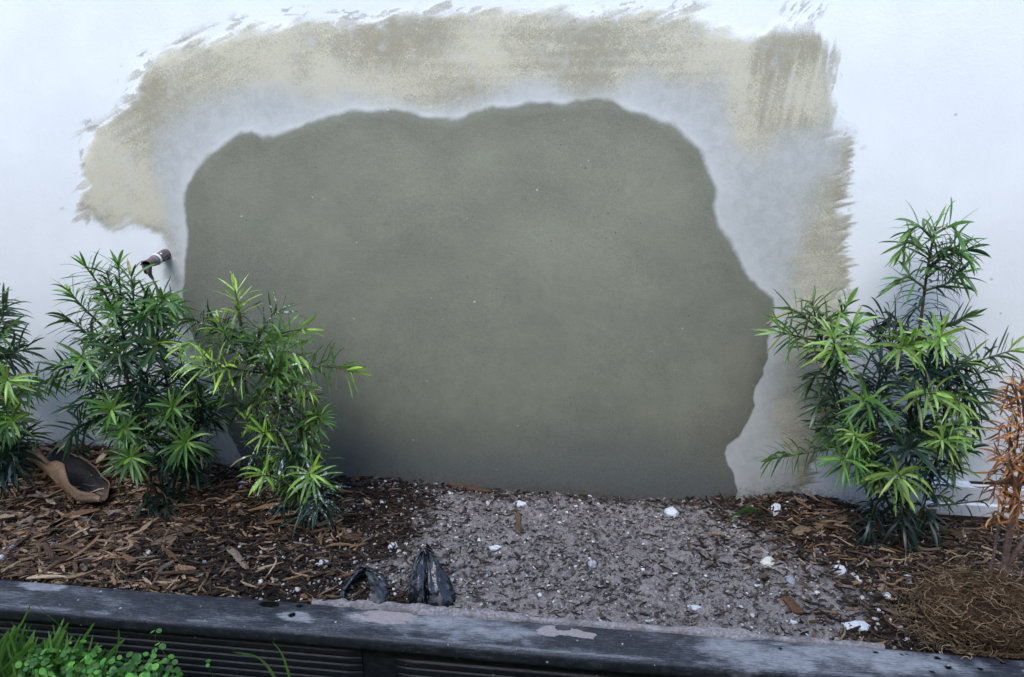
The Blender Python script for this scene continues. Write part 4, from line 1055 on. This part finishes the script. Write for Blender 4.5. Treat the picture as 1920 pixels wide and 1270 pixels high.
PG = 'white plaster chips scattered over the bed'
big = [(1257, 962, 36, 22, 'large triangular white plaster chip near the wall below the cement patch', 5, 0.5), (1453, 958, 27, 20, 'squarish white plaster chip near the wall left of the tall shrub', 7, .4),
       (1440, 1052, 25, 20, 'knobbly cream plaster lump on the sandy soil left of the mulch', 12, .3), (1302, 1138, 30, 14, 'flat white plaster chip half buried close to the edging', 9, .5), (1573, 1069, 24, 18, 'greyish white plaster chip on the mulch left of the root ball', 8, .35),
       (1602, 1172, 44, 14, 'long white plaster crust lying near the edging', 13, .3), (1703, 1083, 18, 11, 'jagged white plaster flake just left of the root ball', 8, .4), (1664, 1113, 12, 14, 'upright little white plaster flake left of the root tips', 6, .4),
       (1641, 1021, 27, 10, 'slanting white plaster sliver below the tall shrub', 6, .5), (1483, 1089, 20, 17, 'grey cement lump on the sandy soil beside the mulch', 8, .3), (603, 1056, 22, 17, 'lumpy white plaster crumb in the mulch left of the black plastic scraps', 10, .4),
       (922, 1025, 42, 11, 'thin curved strip of white plaster on the sand right of the standing black plastic', 12, .4), (974, 943, 26, 10, 'flat oval white plaster chip against the foot of the cement patch', 9, .2), (1203, 1064, 17, 11, 'three cornered white plaster chip in the middle of the sandy soil', 6, .4),
       (454, 908, 24, 14, 'flat white plaster piece between the two left shrubs', 7, .4), (576, 968, 32, 22, 'rounded pale stone at the foot of the leaning shrub', 12, .15), (2, 1040, 20, 44, 'pale curved scrap at the far left of the mulch', 9, .2),
       (738, 1021, 18, 14, 'white plaster crumb on the dark mulch above the standing black plastic', 8, .4), (232, 1028, 14, 20, 'ragged pale blue plaster flake beside the orange chip', 9, .5), (1110, 1058, 17, 14, 'smooth pale round pebble on the sandy soil', 12, .1)]
for q, (x, y, w, h, lab, n, sh) in enumerate(big):
    if 'pebble' in lab or 'stone' in lab: flake('pebble', x, y, w, h, lab, 'stone', None, 200 + q, (.42, .42, .44), n, .7, None, 0, sh)
    elif 'cement lump' in lab: flake('cement_lump', x, y, w, h, lab, 'rubble', None, 200 + q, (.33, .34, .36), n, .6, None, 0, sh)
    else: flake('plaster_chip', x, y, w, h, lab, 'plaster chip', PG, 200 + q, (.68, .70, .71) if 'cream' not in lab else (.70, .68, .58), n, .38, None, 0, sh)
small = [(706, 949), (716, 939), (698, 915), (740, 1110), (712, 1073), (856, 1004), (690, 1122), (1049, 978), (1238, 1010), (1012, 1112), (1422, 1084), (1087, 936), (1123, 943), (277, 1033), (223, 1066), (382, 1050), (332, 997),
         (215, 1106), (1533, 1108), (1600, 1073), (1488, 1163), (725, 1095), (650, 958), (672, 935), (1720, 1030), (1726, 1040), (1648, 1140), (1642, 1158), (1617, 1125), (1608, 1080), (1463, 1108), (748, 935), (1024, 985), (1178, 996), (1352, 957), (1546, 985), (1622, 945), (1628, 958), (760, 1035), (556, 1040), (1080, 1060), (1360, 1000)]
for q, (x, y) in enumerate(small):
    s = 6 + 7 * random.random() ** 1.6
    flake('plaster_chip', x, y, s, s * .75, 'small white plaster crumb, one of dozens scattered over the soil and mulch', 'plaster chip', PG, 400 + q, (.68, .69, .69), 7, .5)
flake('wood_chip', 218, 1019, 26, 17, 'bright orange wood chip on the brown mulch', 'wood chip', None, 601, (.50, .26, .09), 7, .25)
flake('wood_chip', 276, 1016, 13, 8, 'small cream wood chip right of the orange chip', 'wood chip', None, 602, (.55, .50, .34), 6, .4)
flake('dry_leaf', 1245, 1057, 12, 10, 'small ochre leaf scrap on the sandy soil', 'leaf', None, 603, (.26, .17, .08), 7, .2)

def stick(x0, y0, x1, y1, wpx, label, col, seed, name='wood_piece', flat=.45, lift=.006, bend=0.0):
    R = np.random.default_rng(seed)
    def G(x, y):
        p = on_z(x, y, 0); z = float(ground_z(p[0], min(p[1], -.01))); p = on_z(x, y, z + lift); return p
    A, B = G(x0, y0), G(x1, y1)
    k = np.linalg.norm((A + B) / 2 - _CAM) / _FOC
    n = 22; t = np.linspace(0, 1, n)
    ctr = A + (B - A) * t[:, None]
    sd_ = unit(np.cross(B - A, [0, 0, 1.0])); up = np.cross(sd_, unit(B - A))
    ctr = ctr + sd_ * (bend * np.sin(t * math.pi) + np.cumsum(R.normal(0, .0005, n)))[:, None]
    w = wpx * k * .5 * (sstep(-.05, .10, t) * sstep(1.05, .85, t) * .75 + .25) * (1 + .25 * (fbm(t * 6, t * 0 + seed, 3, 3) - .5) * 2)
    K = 12; th = np.arange(K) / K * 6.283
    ra = 1 + .25 * (fbm(np.repeat(th[None], n, 0) * 2, np.repeat(t[:, None], K, 1) * 4, seed, 3) - .5) * 2
    v = ctr[:, None] + (np.cos(th)[None] * w[:, None] * ra)[..., None] * sd_ + (np.sin(th)[None] * w[:, None] * flat * ra)[..., None] * up
    i = np.arange(n - 1)[:, None] * K; j = np.arange(K)[None]; j2 = (j + 1) % K
    F = np.stack([i + j, i + j2, i + K + j2, i + K + j], -1).reshape(-1, 4)
    caps = np.array([list(range(K))[::-1], list(range((n - 1) * K, n * K))])
    grain = .6 + .8 * fbm(np.repeat(th[None], n, 0) * 5, np.repeat(t[:, None], K, 1) * 3, seed + 5, 3)
    cols = np.array(col)[None] * grain.reshape(-1, 1)
    o = build(name, v.reshape(-1, 3), [F, caps], M_MULCH, None, cols, None, False, loc=ctr[n // 2])
    return tag(o, label, 'wood piece')
stick(1488, 1000, 1592, 966, 20, 'pale brown split stick lying left of the tall shrub', (.20, .14, .085), 1)
stick(283, 1024, 372, 978, 20, 'weathered forked looking driftwood strip in front of the bushy shrub', (.15, .11, .075), 2, bend=.012)
stick(428, 1026, 464, 1068, 12, 'grey splintered wood chip standing out on the dark mulch', (.24, .18, .13), 3)
stick(52, 978, 102, 958, 12, 'pale grey brown wood strip below the curved bark piece', (.26, .20, .15), 4)
stick(52, 1040, 88, 1012, 13, 'tan wood chip on the mulch at far left', (.28, .17, .10), 5)
stick(96, 1092, 165, 1072, 11, 'long yellowish wood splinter beside the edging at left', (.34, .23, .12), 6)
stick(40, 1084, 50, 1052, 12, 'reddish wedge shaped wood chip beside the edging at far left', (.26, .15, .085), 7)
stick(128, 1044, 152, 1046, 16, 'almost black charred bark chip on the left mulch', (.02, .018, .018), 8)
stick(1745, 985, 1808, 1004, 16, 'dark brown bark strip in the shade under the white trim board', (.10, .06, .035), 9)
stick(1828, 968, 1866, 935, 10, 'dry greyish leaf blade leaning before the white trim board', (.27, .20, .14), 10, 'dry_leaf', .2, .02)
stick(1738, 985, 1762, 905, 14, 'brown bark sliver leaning on the end of the white trim board', (.12, .075, .04), 12, 'bark_piece', .3, .035)
stick(1650, 1108, 1655, 1075, 9, 'short tan wood sliver left of the root ball', (.26, .18, .12), 13)
stick(1470, 1120, 1500, 1150, 18, 'fibrous dark orange wood clump on the right mulch', (.12, .065, .035), 14)
stick(970, 960, 974, 1000, 10, 'short brown wood sliver on the sand below the cement patch', (.13, .085, .055), 15)
stick(836, 905, 920, 921, 12, 'brown stick lying against the foot of the cement patch', (.11, .06, .04), 16)
stick(566, 1115, 590, 1128, 12, 'orange brown wood chip resting on the back of the edging', (.22, .12, .065), 17)

# curled bark piece, left
def build_bark():
    def G(px, py, up):
        p = on_z(px, py, .05)
        for _ in range(5):
            p = on_z(px, py, float(ground_z(p[0], min(p[1], -.03))) + up)
        return p
    a = G(78, 848, .058); b = G(143, 889, .056); c = G(194, 934, .040)
    a[1] = min(a[1], -.038)
    path, s = smooth_path([a, b, c], .006)
    T = unit(np.gradient(path, axis=0)); n = len(path); t = np.linspace(0, 1, n)
    side = unit(np.cross(T, [0, 0, 1.0])); up = np.cross(side, T)
    r = .036 * (0.75 + .35 * np.sin(t * 2.6)) * sstep(1.12, .8, t)
    K = 22; th = np.linspace(-1.75, 2.3, K)            # open trough, mouth up and to the right
    V = []
    for lay, q in ((0, 1.0), (1, .86)):
        ra = r[:, None] * q * (1 + .28 * (fbm(np.repeat(th[None], n, 0) * 1.6, np.repeat(t[:, None], K, 1) * 3.5, 61, 4) - .5) + .12 * (fbm(np.repeat(th[None], n, 0) * 9, np.repeat(t[:, None], K, 1) * 4, 63, 3) - .5))
        tilt = 0.0
        V.append(path[:, None] + (np.sin(th[None] * (1 + .30 * (fbm(t * 4, t * 0 + 3, 64, 3) - .5)[:, None] * 2)) * ra)[..., None] * side[:, None] - (np.cos(th[None] * (1 + .30 * (fbm(t * 4, t * 0 + 3, 64, 3) - .5)[:, None] * 2)) * ra)[..., None] * up[:, None])
    out_, in_ = [x.reshape(-1, 3) for x in V]
    f = grid_faces(n, K); N = n * K
    rim = []
    for e in (0, K - 1):
        i = np.arange(n - 1) * K + e; rim.append(np.stack([i, i + K, i + K + N, i + N], 1))
    for e in (0, n - 1):
        i = e * K + np.arange(K - 1); rim.append(np.stack([i, i + 1, i + 1 + N, i + N], 1))
    g = .25 + 1.5 * fbm(np.repeat(th[None], n, 0) * 7, np.repeat(t[:, None], K, 1) * 3, 62, 3).reshape(-1, 1)
    endp = sstep(.75, 1.0, np.repeat(t[:, None], K, 1).reshape(-1, 1))
    co = (np.array([.20, .135, .085]) * (1 - endp) + np.array([.30, .22, .15]) * endp) * g
    ci = (np.array([.035, .034, .036]) * (1 - endp) + np.array([.14, .095, .07]) * endp) * g
    o = build('bark_piece', np.concatenate([out_, in_]), [f, f[:, ::-1] + N] + rim, M_STEM, None, np.concatenate([co, ci]), None, True, loc=path[n // 2])
    tag(o, 'curved hollow brown bark piece with a dark inside lying by the left shrubs', 'bark')
build_bark()

# black plastic scraps by the edging
def plastic_material():
    m = NT('black_film'); p = m.pos()
    n = m.noise(p, 55, 5, 0.6, .6)
    c = m.mix(m.ss(n, .48, .70), (0.006, 0.007, 0.009), (0.075, 0.082, 0.095))
    c = m.mix(m.ss(m.noise(p, 90, 4, .6), .68, .76), c, (.50, .52, .55))
    m.base(c); m.rough(m.ss(n, .45, .72, .16, .65)); m.spec(.6); m.bump(m.noise(p, 70, 4), .5, .004)
    return m.m
M_FILM = plastic_material()
def scrap(name, label, apex_px, ya, base_px, seed, a0, a1, fold, rx, ry, lean=.0):
    apex = on_y(*apex_px, ya); bc = on_z(*base_px, .0)
    R = np.random.default_rng(seed)
    nu, nv = 80, 40
    th = np.linspace(a0, a1, nu); h = np.linspace(0, 1, nv)
    Tg, Hg = np.meshgrid(th, h, indexing='ij')
    prof = np.clip(1 - Hg ** 2.2, 0, 1) ** .55 * (.72 + .28 * (1 - Hg)) * (1 + .22 * np.sin(Tg + .9)) + .11
    cr = np.abs(fbm(Tg * 1.1 + 9 + .6 * Hg, Hg * 1.7 - .4 * Tg, seed, 2) - .5) * 2
    cr2 = np.abs(fbm(Tg * 2.3 + 3 * Hg, Hg * 3.1 - Tg, seed + 1, 2) - .5) * 2
    rad = prof * (.90 + .30 * cr + .16 * cr2 + .05 * (fbm(Tg * 9, Hg * 14, seed + 6, 3) - .5))
    for f0, wd, dp in fold:
        rad = rad * (1 - dp * np.exp(-((Tg - f0 - .12 * (Hg - .5)) / wd) ** 2) * sstep(0, .08, Hg + .08))
    ctr = bc[None, None] * (1 - Hg[..., None]) + apex[None, None] * Hg[..., None]
    ctr[..., 2] = -.012 + (apex[2] + .012) * Hg * (1.06 - .42 * fbm(Tg * 1.7 + 5, Tg * 0, seed + 8, 3) * Hg)
    ctr[..., 0] += .010 * (fbm(Hg * 3, Hg * 0, seed + 3, 2) - .5) * 2 * Hg
    V = np.stack([ctr[..., 0] + np.sin(Tg) * rad * rx, ctr[..., 1] - np.cos(Tg) * rad * ry, ctr[..., 2] + .006 * (fbm(Tg * 4, Hg * 5, seed + 4, 3) - .5)], -1)
    inn = V.copy(); cc = ctr
    d = unit(V - cc); inn = V - d * .0012
    n_ = nu * nv; f = grid_faces(nu, nv)
    o = build(name, np.concatenate([V.reshape(-1, 3), inn.reshape(-1, 3)]), [f, f[:, ::-1] + n_], M_FILM, None, None, None, True, loc=(bc[0], bc[1], 0.0))
    return tag(o, label, 'plastic scrap')
scrap('plastic_scrap', 'taller standing scrap of crumpled black plastic film against the edging', (797, 1020), -.355, (803, 1120), 71, -2.6, 2.6, [(.12, .07, .70)], .038, .027)
scrap('plastic_scrap', 'low torn scrap of black plastic film with a dark opening left of the taller one', (678, 1062), -.38, (684, 1112), 83, .45, 5.6, [(1.6, .2, .25), (4.6, .25, .2)], .048, .034)

# ------------------------------------------------------------------ clover and grass before the edging
def round_leaf(c, nrm, r, R):
    n = unit(nrm); a = unit(np.cross(n, [.3, .2, .9])); b = np.cross(n, a)
    K = 9; th = np.arange(K) / K * 6.283
    ring = c + r * (np.cos(th)[:, None] * a + np.sin(th)[:, None] * b * .92) + n * r * .12
    v = np.concatenate([[c - n * r * .08], ring]); j = np.arange(K)
    return v, np.stack([np.zeros(K, int), 1 + j, 1 + (j + 1) % K], 1)

def sprig(ms, base, tip, R, pairs=5, r=.0052, col=np.array([.10, .27, .035])):
    mid = (base + tip) / 2 + R.normal(0, .008, 3)
    path, s = smooth_path([base, mid, tip], .006)
    v, f = tube(path, .0006, 4, False); ms.add(v, f, col * .7)
    for q in range(pairs):
        t = .35 + .65 * q / max(1, pairs - 1); i = min(len(path) - 1, int(t * (len(path) - 1)))
        p = path[i]; a = R.uniform(0, 6.28)
        for sg in (0, math.pi):
            dv = np.array([math.cos(a + sg), math.sin(a + sg), .15])
            rr = r * R.uniform(.75, 1.2) * (1.1 - .35 * t)
            v, f = round_leaf(p + dv * rr * 1.05, np.array([dv[0] * .35, dv[1] * .35 - .25, 1.0]) + R.normal(0, .25, 3), rr, R)
            ms.add(v, f, col * R.uniform(.45, 1.45) * (1 + R.normal(0, .05, 3)))

def blade(ms, pts, w, col):
    path, s = smooth_path(pts, .008); n = len(path)
    T = unit(np.gradient(path, axis=0)); side = unit(np.cross(T, [.2, 1.0, .3])); up = np.cross(side, T)
    t = np.linspace(0, 1, n); hw = w * .5 * np.clip(np.sin(np.pi * (.12 + .88 * (1 - t) ** .8 * .9)), .02, 1)
    hw[-1] = w * .03
    v = np.stack([path - side * hw[:, None] + up * hw[:, None] * .3, path, path + side * hw[:, None] + up * hw[:, None] * .3], 1).reshape(-1, 3)
    ms.add(v, grid_faces(n, 3), np.asarray(col))

def build_weeds():
    R = np.random.default_rng(17)
    clover = Mesher(); grass = Mesher()
    for q in range(120):
        px = R.uniform(40, 320) ; lim = 1162 + 50 * max(0, (px - 60) / 260) + 85 * R.random() ** .8
        yt = R.uniform(-.64, -.565) ; tip = on_y(px, lim, yt)
        if tip[2] > -.012: tip[2] = -.012 - .03 * R.random()
        b = np.array([tip[0] + R.normal(0, .03), tip[1] - R.uniform(0, .04), -.17])
        sprig(clover, b, tip, R, R.integers(3, 6), R.uniform(.0062, .0095), np.array([.085, .26, .035]) if R.random() < .6 else np.array([.16, .38, .055]))
    for q in range(110):
        x = R.uniform(-1.25, -.72); y = R.uniform(-.75, -.60); z = R.uniform(-.16, -.09)
        if x > -.8 and z > -.12: continue
        b = np.array([x, y, -.17]); sprig(clover, b, np.array([x + R.normal(0, .02), y + R.normal(0, .015), z]), R, R.integers(3, 6), .0058, np.array([.07, .21, .03]))
    o = clover.out('clover', M_GRASS); o['kind'] = 'stuff'
    def G(px, py, y): return on_y(px, py, y)
    g1 = np.array([.09, .22, .04]); g2 = np.array([.14, .27, .07])
    for base, mid, tip, y, w in [((10, 1215), (40, 1170), (60, 1128), -.58, .0035), ((200, 1245), (130, 1190), (64, 1130), -.57, .0045), ((10, 1222), (120, 1228), (240, 1245), -.60, .005), ((0, 1230), (60, 1250), (90, 1280), -.60, .006), ((20, 1230), (90, 1260), (150, 1300), -.62, .006),
                                 ((215, 1235), (222, 1205), (222, 1178), -.58, .004), ((260, 1275), (235, 1240), (212, 1212), -.60, .004), ((0, 1215), (20, 1195), (35, 1180), -.6, .005), ((0, 1180), (40, 1190), (60, 1200), -.6, .003), ((60, 1240), (130, 1240), (175, 1250), -.62, .005), ((0, 1260), (40, 1225), (65, 1205), -.62, .008)]:
        blade(grass, [G(*base, y), G(*mid, y + .012), G(*tip, y + .01)], w, g1 * R.uniform(.8, 1.2) if R.random() < .6 else g2)
    for q in range(110):
        px = R.uniform(-60, 130) ; y = R.uniform(-.605, -.56); b = G(px, 1275, y); b[2] = -.17
        ang = R.normal(.5, .6); Lp = R.uniform(50, 150)
        tp = G(px + math.sin(ang) * Lp, max(1150, 1262 - abs(math.cos(ang)) * Lp * .8), y + .01)
        if tp[2] > .022: tp[2] = .022
        mp = (b + tp) / 2 + np.array([0, 0, .012])
        blade(grass, [b, mp, tp], R.uniform(.004, .008), (g1 if R.random() < .4 else g2) * R.uniform(.8, 1.7))
    for q in range(160):
        x = R.uniform(-1.35, -.70); y = R.uniform(-.78, -.60); L = R.uniform(.05, .12); a = R.uniform(0, 6.28)
        b = np.array([x, y, -.17]); d = np.array([math.cos(a) * .5, math.sin(a) * .25 - .1, 1.0])
        blade(grass, [b, b + d * L * .5, b + d * L * .8 + np.array([math.cos(a), math.sin(a) * .4, -.2]) * L * .35], .0045, g1 * R.uniform(.6, 1.2))
    # a low lawn further along, out of sight below the frame
    for q in range(500):
        x = R.uniform(-1.6, 1.2); y = R.uniform(-1.2, -.72); L = R.uniform(.03, .06); a = R.uniform(0, 6.28)
        b = np.array([x, y, -.17]); d = np.array([math.cos(a) * .5, math.sin(a) * .5, 1.0])
        blade(grass, [b, b + d * L * .5, b + d * L + np.array([math.cos(a), math.sin(a), -.3]) * L * .3], .005, g1 * R.uniform(.6, 1.2))
    o = grass.out('grass', M_GRASS); o['kind'] = 'stuff'
    # sprigs and tufts that stand apart
    def lone(name, label, cat, fn, loc):
        ms = Mesher(); fn(ms); tag(ms.out(name, M_GRASS, loc=loc), label, cat)
    b = G(295, 1262, -.58); b[2] = -.17
    lone('weed', 'tall thin weed sprig with paired round leaves before the edging right of the clover', 'weed', lambda ms: sprig(ms, b, G(292, 1185, -.575), R, 4, .0065, np.array([.09, .28, .035])), b)
    b2 = G(392, 1300, -.6); b2[2] = -.17
    lone('weed', 'tiny weed sprig peeping up before the black ribbed boards', 'weed', lambda ms: sprig(ms, b2, G(390, 1245, -.6), R, 3, .006, np.array([.08, .25, .035])), b2)
    b3 = G(555, 1300, -.60); b3[2] = -.17
    def tuft(ms):
        blade(ms, [b3, G(500, 1250, -.6), G(435, 1222, -.595)], .009, np.array([.16, .31, .09])); blade(ms, [b3 + np.array([.004, 0, 0]), G(535, 1245, -.6), G(510, 1202, -.59)], .0055, np.array([.16, .33, .06]))
    lone('grass_tuft', 'two pale grass blades rising before the seam of the ribbed boards', 'grass', tuft, b3)
    b4 = on_z(1428, 966, .012)
    def torn(ms):
        for a in ((1360, 975), (1372, 967), (1385, 960), (1395, 972)):
            e = on_z(*a, .016); blade(ms, [b4 + np.array([0, 0, .004]), (b4 + e) / 2 + np.array([0, 0, .014]), e], .006, np.array([.07, .16, .04]))
    lone('fallen_sprig', 'torn green leaf sprig lying on the soil left of the tall shrub', 'sprig', torn, b4)
build_weeds()

# ------------------------------------------------------------------ unseen board screen added behind the viewer to block low sky
def build_sky_blocker():
    root = thing('sky_blocker', 'tall board screen added unseen behind the viewer to block low sky', 'sky_blocker', (0, -2.0, -.17))
    R = np.random.default_rng(2); ms = Mesher()
    for q in range(80):
        x = -8 + q * .2; h = 2.15 + R.uniform(-.01, .01)
        v = np.array([(x + a, -2.0 + b, -.2 + c) for a in (.004, .196) for b in (0, .02) for c in (0, h)])
        f = np.array([(0, 1, 3, 2), (4, 6, 7, 5), (0, 4, 5, 1), (2, 3, 7, 6), (0, 2, 6, 4), (1, 5, 7, 3)])
        ms.add(v, f, np.array([.13, .10, .08]) * R.uniform(.8, 1.2))
    ms.out('board_panel', M_MULCH, root, smooth=False)
build_sky_blocker()
